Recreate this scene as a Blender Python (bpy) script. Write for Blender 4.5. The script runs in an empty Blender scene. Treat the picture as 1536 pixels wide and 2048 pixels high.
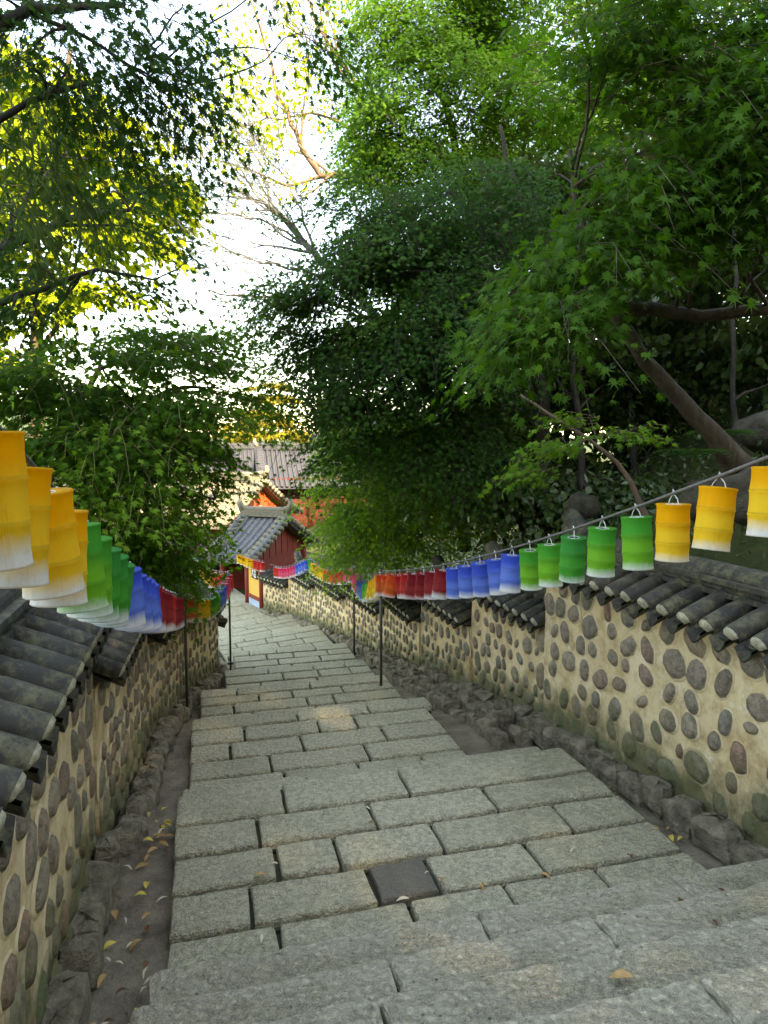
import bpy, math, random
import numpy as np
from mathutils import Vector, Matrix, noise

# ------------------------------------------------------------------ camera, sky, sun, exposure
SC = bpy.context.scene
COL = SC.collection
EYE = 1.6                       # eye height in world z
F = 1380.0                      # focal length in pixels of the 1536x2048 photograph
PITCH = math.radians(5.5)
cam = bpy.data.cameras.new('camera')
cam.sensor_fit = 'VERTICAL'; cam.sensor_height = 36.0; cam.lens = 36.0 * F / 2048.0
cam.clip_start = 0.05; cam.clip_end = 6000
camo = bpy.data.objects.new('camera', cam); COL.objects.link(camo)
camo.location = (0, 0, EYE); camo.rotation_euler = (math.radians(90) - PITCH, 0, 0)
SC.camera = camo

SUN_EL, SUN_AZ = math.radians(37), math.radians(152)     # azimuth clockwise from the view direction (+Y)
world = bpy.data.worlds.new('World'); SC.world = world; world.use_nodes = True
wn = world.node_tree.nodes; wn.clear()
sky = wn.new('ShaderNodeTexSky'); sky.sky_type = 'NISHITA'; sky.sun_disc = False
sky.sun_elevation = SUN_EL; sky.sun_rotation = SUN_AZ
sky.air_density = 1.0; sky.dust_density = 0.3; sky.ozone_density = 1.0
bg = wn.new('ShaderNodeBackground'); bg.inputs['Strength'].default_value = 0.15
wo = wn.new('ShaderNodeOutputWorld')
world.node_tree.links.new(sky.outputs[0], bg.inputs[0]); world.node_tree.links.new(bg.outputs[0], wo.inputs[0])
sl = bpy.data.lights.new('sun', 'SUN'); sl.energy = 3.2; sl.angle = math.radians(0.53); sl.color = (1.0, 0.93, 0.80)
so = bpy.data.objects.new('sun', sl); COL.objects.link(so)
to_sun = Vector((math.sin(SUN_AZ) * math.cos(SUN_EL), math.cos(SUN_AZ) * math.cos(SUN_EL), math.sin(SUN_EL)))
so.rotation_euler = to_sun.to_track_quat('Z', 'Y').to_euler()
vs = SC.view_settings
vs.view_transform = 'Standard'; vs.look = 'None'; vs.exposure = 3.2; vs.gamma = 1.0
vs.use_white_balance = True; vs.white_balance_temperature = 9800; vs.white_balance_tint = 13
vs.use_curve_mapping = False
SC.cycles.use_denoising = True
SC.cycles.max_bounces = 7; SC.cycles.diffuse_bounces = 4; SC.cycles.transmission_bounces = 5
SC.cycles.sample_clamp_indirect = 6.0
SC.cycles.use_adaptive_sampling = True; SC.cycles.adaptive_threshold = 0.008
SC.cycles.denoiser = 'OPENIMAGEDENOISE'; SC.cycles.denoising_input_passes = 'RGB_ALBEDO_NORMAL'; SC.cycles.denoising_prefilter = 'ACCURATE'

R = random.Random(7)
NR = np.random.default_rng(11)
UP = Vector((0, 0, 1))

# ------------------------------------------------------------------ places
def at(px, py, dep):
    """a point seen at pixel (px,py) of the photograph, dep metres in front of the camera"""
    xc = (px - 768) / F * dep; yc = -(py - 1024) / F * dep
    return Vector((xc, dep * math.cos(PITCH) + yc * math.sin(PITCH), EYE - dep * math.sin(PITCH) + yc * math.cos(PITCH)))
C15, S15 = math.cos(math.radians(15)), math.sin(math.radians(15))
def sa(s, a, h=0.0):
    """stair coordinates: s across, a along the flight, h metres below the eye"""
    return Vector((C15 * s - S15 * a, S15 * s + C15 * a, EYE - h))
def to_sa(x, y):
    return C15 * x + S15 * y, -S15 * x + C15 * y

# ------------------------------------------------------------------ materials
class NB:
    def __init__(self, name):
        self.m = bpy.data.materials.new(name); self.m.use_nodes = True
        self.t = self.m.node_tree; self.t.nodes.clear()
        self.out = self.t.nodes.new('ShaderNodeOutputMaterial')
    def n(self, typ, ins=None, **props):
        nd = self.t.nodes.new(typ)
        for k, v in props.items(): setattr(nd, k, v)
        for k, v in (ins or {}).items():
            s = nd.inputs[k]
            if isinstance(v, bpy.types.NodeSocket): self.t.links.new(v, s)
            else: s.default_value = v
        return nd
    def pos(self): return self.n('ShaderNodeNewGeometry').outputs['Position']
    def noise(self, scale, detail=4, rough=0.6, vec=None, dist=0.0):
        nd = self.n('ShaderNodeTexNoise', {'Scale': scale, 'Detail': detail, 'Roughness': rough, 'Distortion': dist})
        self.t.links.new(vec if vec is not None else self.pos(), nd.inputs['Vector'])
        return nd.outputs['Fac']
    def ramp(self, fac, stops):
        nd = self.n('ShaderNodeValToRGB'); el = nd.color_ramp.elements
        while len(el) < len(stops): el.new(0.5)
        for e, (p, c) in zip(el, stops):
            e.position = p; e.color = (c, c, c, 1) if isinstance(c, (int, float)) else (*c, 1)
        self.t.links.new(fac, nd.inputs[0]); return nd.outputs['Color']
    def mix(self, fac, a, b, mode='MIX'):
        nd = self.n('ShaderNodeMix', data_type='RGBA', blend_type=mode)
        for s, v in ((nd.inputs[0], fac), (nd.inputs[6], a), (nd.inputs[7], b)):
            if isinstance(v, bpy.types.NodeSocket): self.t.links.new(v, s)
            elif isinstance(v, (tuple, list)): s.default_value = (*v, 1)
            else: s.default_value = v
        return nd.outputs[2]
    def math(self, op, a, b=0.0, c=0.0):
        nd = self.n('ShaderNodeMath', operation=op)
        for s, v in zip(nd.inputs, (a, b, c)):
            if isinstance(v, bpy.types.NodeSocket): self.t.links.new(v, s)
            else: s.default_value = v
        return nd.outputs[0]
    def bump(self, h, strength, dist=0.01, normal=None):
        nd = self.n('ShaderNodeBump', {'Height': h, 'Strength': strength, 'Distance': dist})
        if normal is not None: self.t.links.new(normal, nd.inputs['Normal'])
        return nd.outputs[0]
    def bsdf(self, col, rough=0.8, normal=None, spec=0.3, **kw):
        ins = {'Roughness': rough, 'Specular IOR Level': spec}; ins.update(kw)
        nd = self.n('ShaderNodeBsdfPrincipled', ins)
        s = nd.inputs['Base Color']
        if isinstance(col, bpy.types.NodeSocket): self.t.links.new(col, s)
        else: s.default_value = (*col, 1)
        if normal is not None: self.t.links.new(normal, nd.inputs['Normal'])
        return nd.outputs[0]
    def done(self, sh): self.t.links.new(sh, self.out.inputs['Surface']); return self.m
    def rnd(self): return self.n('ShaderNodeObjectInfo').outputs['Random']

def granite(name, c0, c1, bumpk=1.0, pits=0.5, lk=1.0):
    b = NB(name)
    tint = b.ramp(b.rnd(), [(0.0, c0), (1.0, c1)])
    big = b.noise(2.3, 5, 0.65); mid = b.noise(30, 5, 0.7); fine = b.noise(210, 2, 0.7)
    c = b.mix(b.math('MULTIPLY', big, 0.32), tint, [x * 0.5 for x in c0])
    c = b.mix(b.ramp(mid, [(0.43, 0.0), (0.57, 0.62)]), c, [x * lk for x in (0.17, 0.155, 0.10)])
    c = b.mix(b.ramp(fine, [(0.45, 0.0), (0.62, 0.65)]), c, [x * lk for x in (0.68, 0.62, 0.46)])
    c = b.mix(b.ramp(b.noise(120, 2, 0.6), [(0.56, 0.0), (0.70, 0.5)]), c, (0.05, 0.048, 0.036))
    moss = b.math('MULTIPLY', b.ramp(b.noise(1.3, 4, 0.7), [(0.50, 0.0), (0.72, 1.0)]), 0.35)
    c = b.mix(moss, c, (0.11, 0.115, 0.045))
    edge = b.n('ShaderNodeAttribute', attribute_name='edge').outputs['Fac']
    c = b.mix(b.math('MULTIPLY', edge, b.ramp(b.noise(14, 4, 0.7), [(0.30, 0.1), (0.55, 0.9)])), c, (0.68, 0.62, 0.46))
    v = b.n('ShaderNodeTexVoronoi', {'Scale': 26.0}); b.t.links.new(b.pos(), v.inputs['Vector'])
    pit = b.ramp(v.outputs['Distance'], [(0.0, 0.0), (0.20, 1.0)])
    pitmask = b.ramp(b.noise(6, 2), [(0.42, 0.0), (0.58, 1.0)])
    c = b.mix(b.math('MULTIPLY', b.math('SUBTRACT', 1.0, pit), b.math('MULTIPLY', pitmask, pits)), c, (0.04, 0.036, 0.026))
    h = b.math('ADD', b.math('MULTIPLY', b.noise(36, 6, 0.62, dist=0.5), 1.4), b.math('MULTIPLY', pit, 0.3 * pits))
    nm = b.bump(h, 1.0 * bumpk, 0.045)
    return b.done(b.bsdf(c, 0.8, nm, 0.3))

def simple_noise_mat(name, c0, c1, scale=6.0, rough=0.85, bump=0.4, bdist=0.01, bscale=None, detail=6, spec=0.25):
    b = NB(name)
    c = b.ramp(b.noise(scale, detail, 0.65), [(0.3, c0), (0.7, c1)])
    nm = b.bump(b.noise(bscale or scale * 4, 6, 0.65), bump, bdist)
    return b.done(b.bsdf(c, rough, nm, spec))

M = {}
M['slab'] = granite('granite_slab', (0.47, 0.43, 0.265), (0.61, 0.56, 0.36), 1.0, 0.25)
M['step'] = granite('granite_step', (0.43, 0.365, 0.215), (0.61, 0.53, 0.335), 1.25, 0.9)
M['slab_dark'] = granite('dark_slab', (0.075, 0.07, 0.058), (0.09, 0.085, 0.07), 0.5, 0.2, 0.28)
M['bed'] = simple_noise_mat('gutter_earth', (0.11, 0.085, 0.055), (0.29, 0.24, 0.165), 4.5, 0.95, 1.0, 0.03, 40)
M['joint'] = simple_noise_mat('joint_earth', (0.025, 0.024, 0.014), (0.06, 0.058, 0.03), 9, 0.95, 0.8, 0.01, 60)

def plaster_mat():
    b = NB('ochre_plaster')
    foot = b.n('ShaderNodeAttribute', attribute_name='foot').outputs['Fac']
    big = b.noise(1.7, 6, 0.7, dist=0.4); mid = b.noise(6.5, 6, 0.7)
    c = b.ramp(big, [(0.28, (0.56, 0.39, 0.185)), (0.52, (0.70, 0.54, 0.31)), (0.78, (0.76, 0.63, 0.42))])
    c = b.mix(b.ramp(mid, [(0.46, 0.0), (0.66, 0.75)]), c, (0.38, 0.24, 0.095))
    c = b.mix(b.ramp(b.noise(4.0, 6, 0.75), [(0.58, 0.0), (0.66, 0.7)]), c, (0.76, 0.70, 0.55))
    strm = b.n('ShaderNodeMapping', {'Scale': (9.0, 9.0, 0.8)}); b.t.links.new(b.pos(), strm.inputs['Vector'])
    c = b.mix(b.ramp(b.noise(1.0, 5, 0.7, vec=strm.outputs[0]), [(0.55, 0.0), (0.75, 0.4)]), c, (0.26, 0.19, 0.10))
    m = b.math('SUBTRACT', b.math('ADD', b.math('MULTIPLY', b.noise(3.0, 6, 0.7), 0.9), 0.02), foot)
    c = b.mix(b.ramp(m, [(0.0, 0.0), (0.28, 0.9)]), c, b.ramp(b.noise(11, 5, 0.7), [(0.35, (0.055, 0.055, 0.025)), (0.65, (0.105, 0.115, 0.045))]))
    nm = b.bump(b.noise(26, 6, 0.65), 0.55, 0.012)
    return b.done(b.bsdf(c, 0.92, nm, 0.15))
M['plaster'] = plaster_mat()
def lip_mat():
    b = NB('lime_lip')
    dry = b.n('ShaderNodeAttribute', attribute_name='dry', attribute_type='OBJECT').outputs['Fac']
    c = b.ramp(b.noise(7, 5, 0.65), [(0.3, (0.50, 0.365, 0.18)), (0.7, (0.72, 0.58, 0.36))])
    m = b.math('SUBTRACT', b.math('ADD', b.math('MULTIPLY', b.noise(3.0, 6, 0.7), 0.9), 0.02), dry)
    c = b.mix(b.ramp(m, [(0.0, 0.0), (0.28, 0.9)]), c, (0.09, 0.095, 0.04))
    return b.done(b.bsdf(c, 0.92, b.bump(b.noise(50, 5), 0.5, 0.006), 0.15))
M['lip'] = lip_mat()

def stone_mat():
    b = NB('field_stone')
    base = b.ramp(b.rnd(), [(0.0, (0.24, 0.18, 0.115)), (0.2, (0.40, 0.31, 0.20)), (0.4, (0.20, 0.175, 0.12)),
                            (0.6, (0.37, 0.26, 0.16)), (0.75, (0.27, 0.24, 0.18)), (0.9, (0.34, 0.18, 0.11)), (1.0, (0.22, 0.21, 0.125))])
    c = b.mix(b.ramp(b.noise(22, 6, 0.7), [(0.42, 0.0), (0.62, 0.65)]), base, (0.085, 0.07, 0.05))
    c = b.mix(b.ramp(b.noise(90, 3, 0.7), [(0.52, 0.0), (0.66, 0.7)]), c, (0.34, 0.31, 0.25))
    dry = b.n('ShaderNodeAttribute', attribute_name='dry', attribute_type='OBJECT').outputs['Fac']
    c = b.mix(b.ramp(b.math('SUBTRACT', b.math('ADD', b.noise(5, 5, 0.65), 0.12), b.math('MULTIPLY', dry, 0.75)), [(0.15, 0.0), (0.5, 0.75)]), c, (0.085, 0.10, 0.03))
    nm = b.bump(b.noise(38, 6, 0.7), 0.9, 0.015)
    return b.done(b.bsdf(c, 0.8, nm, 0.3))
M['stone'] = stone_mat()
M['rock'] = simple_noise_mat('foot_rock', (0.075, 0.062, 0.040), (0.32, 0.27, 0.18), 9, 0.9, 1.0, 0.05, 22)

def tile_mat(name, c0, c1, lich, amt, bs=30):
    b = NB(name)
    c = b.ramp(b.noise(5, 5, 0.6), [(0.3, c0), (0.7, c1)])
    c = b.mix(b.math('MULTIPLY', b.rnd(), 0.35), c, [x * 1.7 for x in c1])
    c = b.mix(b.ramp(b.noise(13, 6, 0.75), [(0.58 - amt * 0.25, 0.0), (0.72 - amt * 0.2, min(1, 0.5 + amt))]), c, lich)
    nm = b.bump(b.noise(bs, 5, 0.6), 0.45, 0.008)
    return b.done(b.bsdf(c, 0.75, nm, 0.22))
M['tile'] = tile_mat('clay_tile', (0.022, 0.020, 0.016), (0.046, 0.042, 0.033), (0.12, 0.11, 0.06), 0.45)
M['tile_far'] = tile_mat('roof_tile', (0.060, 0.063, 0.072), (0.105, 0.11, 0.12), (0.22, 0.20, 0.15), 0.45, 20)
M['tile_hall'] = tile_mat('hall_tile', (0.020, 0.022, 0.028), (0.040, 0.043, 0.052), (0.075, 0.072, 0.06), 0.3, 20)  # roof tile darkened for the back halls: their shade put into the colour
M['tile_old'] = tile_mat('lichen_tile', (0.075, 0.068, 0.050), (0.135, 0.12, 0.088), (0.21, 0.188, 0.13), 0.8, 20)
M['plug'] = simple_noise_mat('tile_plug', (0.20, 0.175, 0.11), (0.56, 0.51, 0.36), 26, 0.9, 0.8, 0.008, 70)
M['red'] = simple_noise_mat('red_wood', (0.17, 0.022, 0.014), (0.26, 0.036, 0.02), 5, 0.65, 0.2, 0.004, 40)
M['red_dark'] = simple_noise_mat('shaded_red_wood', (0.060, 0.009, 0.006), (0.10, 0.015, 0.009), 5, 0.7, 0.2, 0.004, 40)  # red darkened for the hall walls, shade put into the colour
M['orange'] = simple_noise_mat('vermilion_wood', (0.40, 0.055, 0.02), (0.55, 0.09, 0.03), 5, 0.65, 0.2, 0.004, 40)
M['yellow'] = simple_noise_mat('yellow_panel', (0.60, 0.34, 0.06), (0.68, 0.41, 0.09), 3, 0.7, 0.1, 0.003, 30)
M['blueboard'] = simple_noise_mat('blue_skirting', (0.16, 0.27, 0.40), (0.45, 0.52, 0.58), 9, 0.7, 0.1, 0.003, 30)
M['darkwood'] = simple_noise_mat('dark_wood', (0.02, 0.014, 0.01), (0.045, 0.03, 0.02), 8, 0.6, 0.2, 0.004)
M['white'] = simple_noise_mat('white_paint', (0.75, 0.75, 0.72), (0.82, 0.82, 0.80), 5, 0.6, 0.1, 0.002)
M['metal'] = simple_noise_mat('dark_steel', (0.030, 0.028, 0.025), (0.065, 0.055, 0.045), 20, 0.5, 0.2, 0.002, 80, spec=0.5)
M['rope'] = simple_noise_mat('grey_rope', (0.07, 0.068, 0.062), (0.14, 0.135, 0.125), 60, 0.85, 0.6, 0.002, 300)
M['wire'] = simple_noise_mat('tie_wire', (0.35, 0.35, 0.34), (0.6, 0.6, 0.58), 60, 0.5, 0.2, 0.001, 200)
M['rock_dark'] = simple_noise_mat('bank_rock', (0.025, 0.023, 0.016), (0.10, 0.09, 0.062), 6, 0.9, 1.0, 0.05, 14)
M['hillside'] = simple_noise_mat('far_hillside', (0.030, 0.055, 0.025), (0.060, 0.090, 0.040), 0.02, 0.9, 0.3, 2.0, 0.1)

def soil_mat():
    b = NB('forest_floor')
    c = b.ramp(b.noise(1.3, 6, 0.7), [(0.3, (0.038, 0.034, 0.016)), (0.5, (0.05, 0.062, 0.02)), (0.75, (0.06, 0.095, 0.022))])
    c = b.mix(b.ramp(b.noise(24, 4, 0.7), [(0.55, 0.0), (0.7, 0.7)]), c, (0.10, 0.09, 0.04))
    return b.done(b.bsdf(c, 0.95, b.bump(b.noise(30, 6, 0.7), 1.0, 0.03), 0.15))
M['soil'] = soil_mat()

def bark_mat(name, c0, c1):
    b = NB(name)
    mp = b.n('ShaderNodeMapping', {'Scale': (14.0, 14.0, 4.0)}); b.t.links.new(b.pos(), mp.inputs['Vector'])
    n = b.noise(1.4, 6, 0.7, vec=mp.outputs[0])
    c = b.ramp(n, [(0.3, c0), (0.7, c1)])
    c = b.mix(b.ramp(b.noise(6, 4), [(0.55, 0.0), (0.7, 0.4)]), c, (0.12, 0.14, 0.07))
    return b.done(b.bsdf(c, 0.85, b.bump(n, 0.8, 0.02), 0.2))
M['bark'] = bark_mat('brown_bark', (0.035, 0.026, 0.017), (0.105, 0.076, 0.05))
M['bark_dark'] = bark_mat('dark_bark', (0.018, 0.015, 0.012), (0.05, 0.042, 0.034))
M['bark_pink'] = bark_mat('pale_bark', (0.095, 0.058, 0.038), (0.20, 0.13, 0.088))
M['bark_grey'] = bark_mat('grey_bark', (0.06, 0.062, 0.06), (0.15, 0.15, 0.14))
M['twig'] = simple_noise_mat('green_twig', (0.10, 0.12, 0.035), (0.20, 0.19, 0.07), 8, 0.7, 0.1)

def leaf_mat(name, dark, light, trans, tk=0.45, rough=0.55, gloss=0.04):
    b = NB(name)
    isl = b.n('ShaderNodeNewGeometry').outputs['Random Per Island']
    c = b.mix(isl, dark, light)
    c = b.mix(b.ramp(b.noise(0.9, 2), [(0.35, 0.0), (0.7, 0.55)]), c, light)
    t = b.mix(isl, trans, [x * 0.7 for x in trans])
    d = b.n('ShaderNodeBsdfDiffuse', {'Color': c})
    tr = b.n('ShaderNodeBsdfTranslucent', {'Color': t})
    m = b.n('ShaderNodeMixShader', {0: tk, 1: d.outputs[0], 2: tr.outputs[0]})
    g = b.n('ShaderNodeBsdfGlossy', {'Color': (0.8, 0.9, 0.8, 1), 'Roughness': rough})
    fr = b.n('ShaderNodeLayerWeight', {'Blend': 0.25})
    m2 = b.n('ShaderNodeMixShader', {0: b.math('MULTIPLY', fr.outputs['Facing'], gloss), 1: m.outputs[0], 2: g.outputs[0]})
    return b.done(m2.outputs[0])
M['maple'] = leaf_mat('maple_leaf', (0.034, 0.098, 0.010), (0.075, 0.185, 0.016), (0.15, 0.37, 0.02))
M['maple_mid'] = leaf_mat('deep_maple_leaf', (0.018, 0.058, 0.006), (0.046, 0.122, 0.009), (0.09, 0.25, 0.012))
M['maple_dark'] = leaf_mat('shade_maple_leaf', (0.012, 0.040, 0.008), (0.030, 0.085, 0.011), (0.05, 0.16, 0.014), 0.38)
M['maple_shaded'] = leaf_mat('shaded_maple_leaf', (0.012, 0.036, 0.008), (0.026, 0.066, 0.011), (0.04, 0.12, 0.012), 0.35)  # darker copy of the maple leaf, shade on the near boughs painted in
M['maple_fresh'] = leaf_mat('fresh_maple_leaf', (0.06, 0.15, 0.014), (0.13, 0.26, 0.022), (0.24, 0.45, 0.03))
M['gold'] = leaf_mat('yellow_green_leaf', (0.14, 0.21, 0.012), (0.27, 0.33, 0.02), (0.42, 0.52, 0.03), 0.5)
M['ever'] = leaf_mat('evergreen_leaf', (0.022, 0.045, 0.012), (0.055, 0.095, 0.022), (0.10, 0.17, 0.02), 0.25, 0.35, 0.35)
M['pine'] = leaf_mat('pine_needle', (0.16, 0.16, 0.02), (0.30, 0.26, 0.03), (0.28, 0.25, 0.02), 0.3)
M['bamboo'] = leaf_mat('bamboo_leaf', (0.028, 0.06, 0.018), (0.05, 0.09, 0.025), (0.09, 0.17, 0.025), 0.4)
M['fern'] = leaf_mat('fern_leaf', (0.02, 0.06, 0.015), (0.04, 0.10, 0.02), (0.06, 0.16, 0.02), 0.35)
M['dry'] = simple_noise_mat('dry_leaf', (0.22, 0.10, 0.03), (0.46, 0.30, 0.12), 20, 0.7, 0.3, 0.004)
M['dry_pale'] = simple_noise_mat('pale_dry_leaf', (0.36, 0.30, 0.20), (0.55, 0.48, 0.34), 20, 0.7, 0.3, 0.004)
M['dry_yellow'] = simple_noise_mat('yellow_dry_leaf', (0.40, 0.28, 0.04), (0.58, 0.44, 0.10), 20, 0.7, 0.3, 0.004)
M['dry_dark'] = simple_noise_mat('dark_dry_leaf', (0.06, 0.028, 0.015), (0.16, 0.07, 0.03), 20, 0.7, 0.3, 0.004)

LH = 0.25                       # lantern height
def lantern_mat(name, top, midc, white=(0.66, 0.65, 0.60), fade=0.30):
    b = NB(name)
    tc = b.n('ShaderNodeTexCoord'); sep = b.n('ShaderNodeSeparateXYZ', {0: tc.outputs['Object']})
    z = b.math('DIVIDE', b.math('ADD', sep.outputs[2], LH), LH)            # 0 bottom .. 1 top
    rnd = b.rnd()
    nz = b.noise(16, 5, 0.7)
    zz = b.math('ADD', z, b.math('ADD', b.math('MULTIPLY', b.math('SUBTRACT', nz, 0.5), 0.16), b.math('MULTIPLY', b.math('SUBTRACT', rnd, 0.5), 0.14)))
    c = b.ramp(zz, [(0.0, white), (0.04, white), (0.22, midc), (0.55, midc), (0.78, top), (1.0, top)])
    c = b.mix(b.ramp(b.noise(26, 5, 0.7), [(0.55, 0.0), (0.8, 0.35)]), c, [x * 0.55 for x in midc])
    strm = b.n('ShaderNodeMapping', {'Scale': (60.0, 60.0, 3.0)}); b.t.links.new(b.pos(), strm.inputs['Vector'])
    c = b.mix(b.ramp(b.noise(1.0, 4, 0.6, vec=strm.outputs[0]), [(0.5, 0.0), (0.8, 0.25)]), c, [x * 0.6 for x in midc])
    crs = b.n('ShaderNodeMapping', {'Scale': (38.0, 38.0, 9.0)}); b.t.links.new(tc.outputs['Object'], crs.inputs['Vector'])
    nm = b.bump(b.noise(1.0, 4, 0.6, vec=crs.outputs[0], dist=1.0), 0.55, 0.006)
    hoop = b.math('PINGPONG', b.math('MULTIPLY', z, 3.0), 0.5)
    c = b.mix(b.ramp(hoop, [(0.015, 0.4), (0.06, 0.0)]), c, [x * 0.35 for x in midc])
    p = b.bsdf(c, 0.75, nm, 0.2)
    tr = b.n('ShaderNodeBsdfTranslucent', {'Color': c})
    mx = b.n('ShaderNodeMixShader', {0: 0.35, 1: p, 2: tr.outputs[0]})
    return b.done(mx.outputs[0])
M['l_yellow'] = lantern_mat('yellow_silk', (0.78, 0.36, 0.008), (0.80, 0.50, 0.03))
M['l_green'] = lantern_mat('green_silk', (0.020, 0.30, 0.030), (0.13, 0.42, 0.03))
M['l_green2'] = lantern_mat('deep_green_silk', (0.010, 0.26, 0.045), (0.03, 0.32, 0.035))
M['l_blue'] = lantern_mat('blue_silk', (0.025, 0.085, 0.50), (0.10, 0.20, 0.60))
M['l_red'] = lantern_mat('red_silk', (0.55, 0.022, 0.02), (0.62, 0.05, 0.035))
M['l_crimson'] = lantern_mat('crimson_silk', (0.26, 0.010, 0.016), (0.34, 0.03, 0.03))
M['l_orange'] = lantern_mat('orange_red_silk', (0.70, 0.075, 0.015), (0.75, 0.14, 0.03))
M['l_pink'] = lantern_mat('pink_silk', (0.70, 0.02, 0.10), (0.75, 0.10, 0.18))
M['l_rim'] = simple_noise_mat('lantern_rim', (0.05, 0.05, 0.045), (0.10, 0.10, 0.09), 30, 0.6, 0.1)

# ------------------------------------------------------------------ mesh helpers
class MB:
    def __init__(self): self.v = []; self.f = []; self.mi = []
    def add(self, verts, faces, mi=0):
        o = len(self.v); self.v.extend([tuple(x) for x in verts])
        for f in faces: self.f.append(tuple(o + i for i in f)); self.mi.append(mi)
    def box(self, c, sx, sy, sz, mat=None, mi=0):
        vs_ = [Vector((x * sx / 2, y * sy / 2, z * sz / 2)) for z in (-1, 1) for y in (-1, 1) for x in (-1, 1)]
        if mat is not None: vs_ = [mat @ v for v in vs_]
        vs_ = [v + Vector(c) for v in vs_]
        self.add(vs_, [(0, 2, 3, 1), (4, 5, 7, 6), (0, 1, 5, 4), (2, 6, 7, 3), (0, 4, 6, 2), (1, 3, 7, 5)], mi)
    def beam(self, p, q, w, hgt, up=UP, mi=0):
        p, q = Vector(p), Vector(q); d = (q - p).normalized(); s = d.cross(up).normalized(); u = s.cross(d)
        c = []
        for o in (p, q):
            for a, b_ in ((-1, -1), (1, -1), (1, 1), (-1, 1)): c.append(o + s * a * w / 2 + u * b_ * hgt / 2)
        self.add(c, [(3, 2, 1, 0), (4, 5, 6, 7), (0, 1, 5, 4), (1, 2, 6, 5), (2, 3, 7, 6), (3, 0, 4, 7)], mi)
    def tube(self, pts, rad, n=6, cap=True, mi=0):
        pts = [Vector(p) for p in pts]; k = len(pts)
        rad = rad if isinstance(rad, (list, tuple)) else [rad] * k
        ref = UP if abs((pts[-1] - pts[0]).normalized().z) < 0.9 else Vector((1, 0, 0))
        vs_ = []
        for i, p in enumerate(pts):
            d = (pts[min(i + 1, k - 1)] - pts[max(i - 1, 0)]).normalized()
            s = d.cross(ref).normalized(); u = s.cross(d)
            for j in range(n):
                t = 2 * math.pi * j / n; vs_.append(p + (s * math.cos(t) + u * math.sin(t)) * rad[i])
        fs = [(i * n + j, i * n + (j + 1) % n, (i + 1) * n + (j + 1) % n, (i + 1) * n + j) for i in range(k - 1) for j in range(n)]
        if cap: fs += [tuple(range(n))[::-1], tuple((k - 1) * n + j for j in range(n))]
        self.add(vs_, fs, mi)
    def mesh(self, name, mats, smooth=False):
        me = bpy.data.meshes.new(name); me.from_pydata(self.v, [], self.f)
        for m in (mats if isinstance(mats, (list, tuple)) else [mats]): me.materials.append(m)
        if any(self.mi): me.polygons.foreach_set('material_index', self.mi)
        if smooth: me.polygons.foreach_set('use_smooth', [True] * len(me.polygons))
        me.update(); return me
    def build(self, name, mats, parent=None, smooth=False): return link(name, self.mesh(name, mats, smooth), parent)

def link(name, me, parent=None, mw=None):
    o = bpy.data.objects.new(name, me); COL.objects.link(o)
    if parent is not None: o.parent = parent
    if mw is not None: o.matrix_local = mw
    return o
def empty(name, loc=(0, 0, 0), parent=None):
    o = link(name, None, parent); o.location = loc; o.empty_display_size = 0.1; return o
def tag(o, label=None, cat=None, group=None, kind=None):
    for k, v in (('label', label), ('category', cat), ('group', group), ('kind', kind)):
        if v: o[k] = v
    return o
def frame(o, x, y, z):
    m = Matrix.Identity(4)
    for i, a in enumerate((x, y, z, o)):
        for r in range(3): m[r][i] = a[r]
    return m

def bulk_mesh(name, V, T, mat):
    """V (n,3) float, T (m,3) int -> triangle mesh, fast"""
    me = bpy.data.meshes.new(name)
    me.vertices.add(len(V)); me.vertices.foreach_set('co', np.ascontiguousarray(V, np.float32).ravel())
    me.loops.add(T.size); me.loops.foreach_set('vertex_index', np.ascontiguousarray(T, np.int32).ravel())
    me.polygons.add(len(T)); me.polygons.foreach_set('loop_start', np.arange(0, T.size, 3, dtype=np.int32))
    me.polygons.foreach_set('loop_total', np.full(len(T), 3, np.int32))
    me.materials.append(mat); me.update(calc_edges=True); me.validate()
    return me

# ------------------------------------------------------------------ ground
KA = [(-6, 0.9), (1.0, 1.55), (2.76, 2.30), (4.5, 2.45), (6.6, 2.78), (8.3, 3.10), (10.0, 3.42), (12.0, 3.75), (14.0, 4.08), (16.5, 4.40), (21, 4.62), (60, 5.0), (400, 9.0), (3000, 12.0)]
def hramp(a):
    for (a0, h0), (a1, h1) in zip(KA, KA[1:]):
        if a <= a1: return h0 + (h1 - h0) * max(0.0, (a - a0) / (a1 - a0))
    return KA[-1][1]
LPOLY = [(-0.63, -6), (-0.63, 4.15), (-0.50, 4.15), (-0.46, 6.6), (-0.20, 8.6), (0.22, 10.5), (0.0, 11.8), (-1.2, 14.0), (-6, 19)]
def s_left(a):
    for (s0, a0), (s1, a1) in zip(LPOLY, LPOLY[1:]):
        if a <= a1 and a1 > a0: return s0 + (s1 - s0) * max(0, (a - a0) / (a1 - a0))
    return -6.0
def s_right(a):
    if a < 11.5: return 2.97
    if a < 18: return 2.97 - (a - 11.5) * 0.16
    return 1.9
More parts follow.
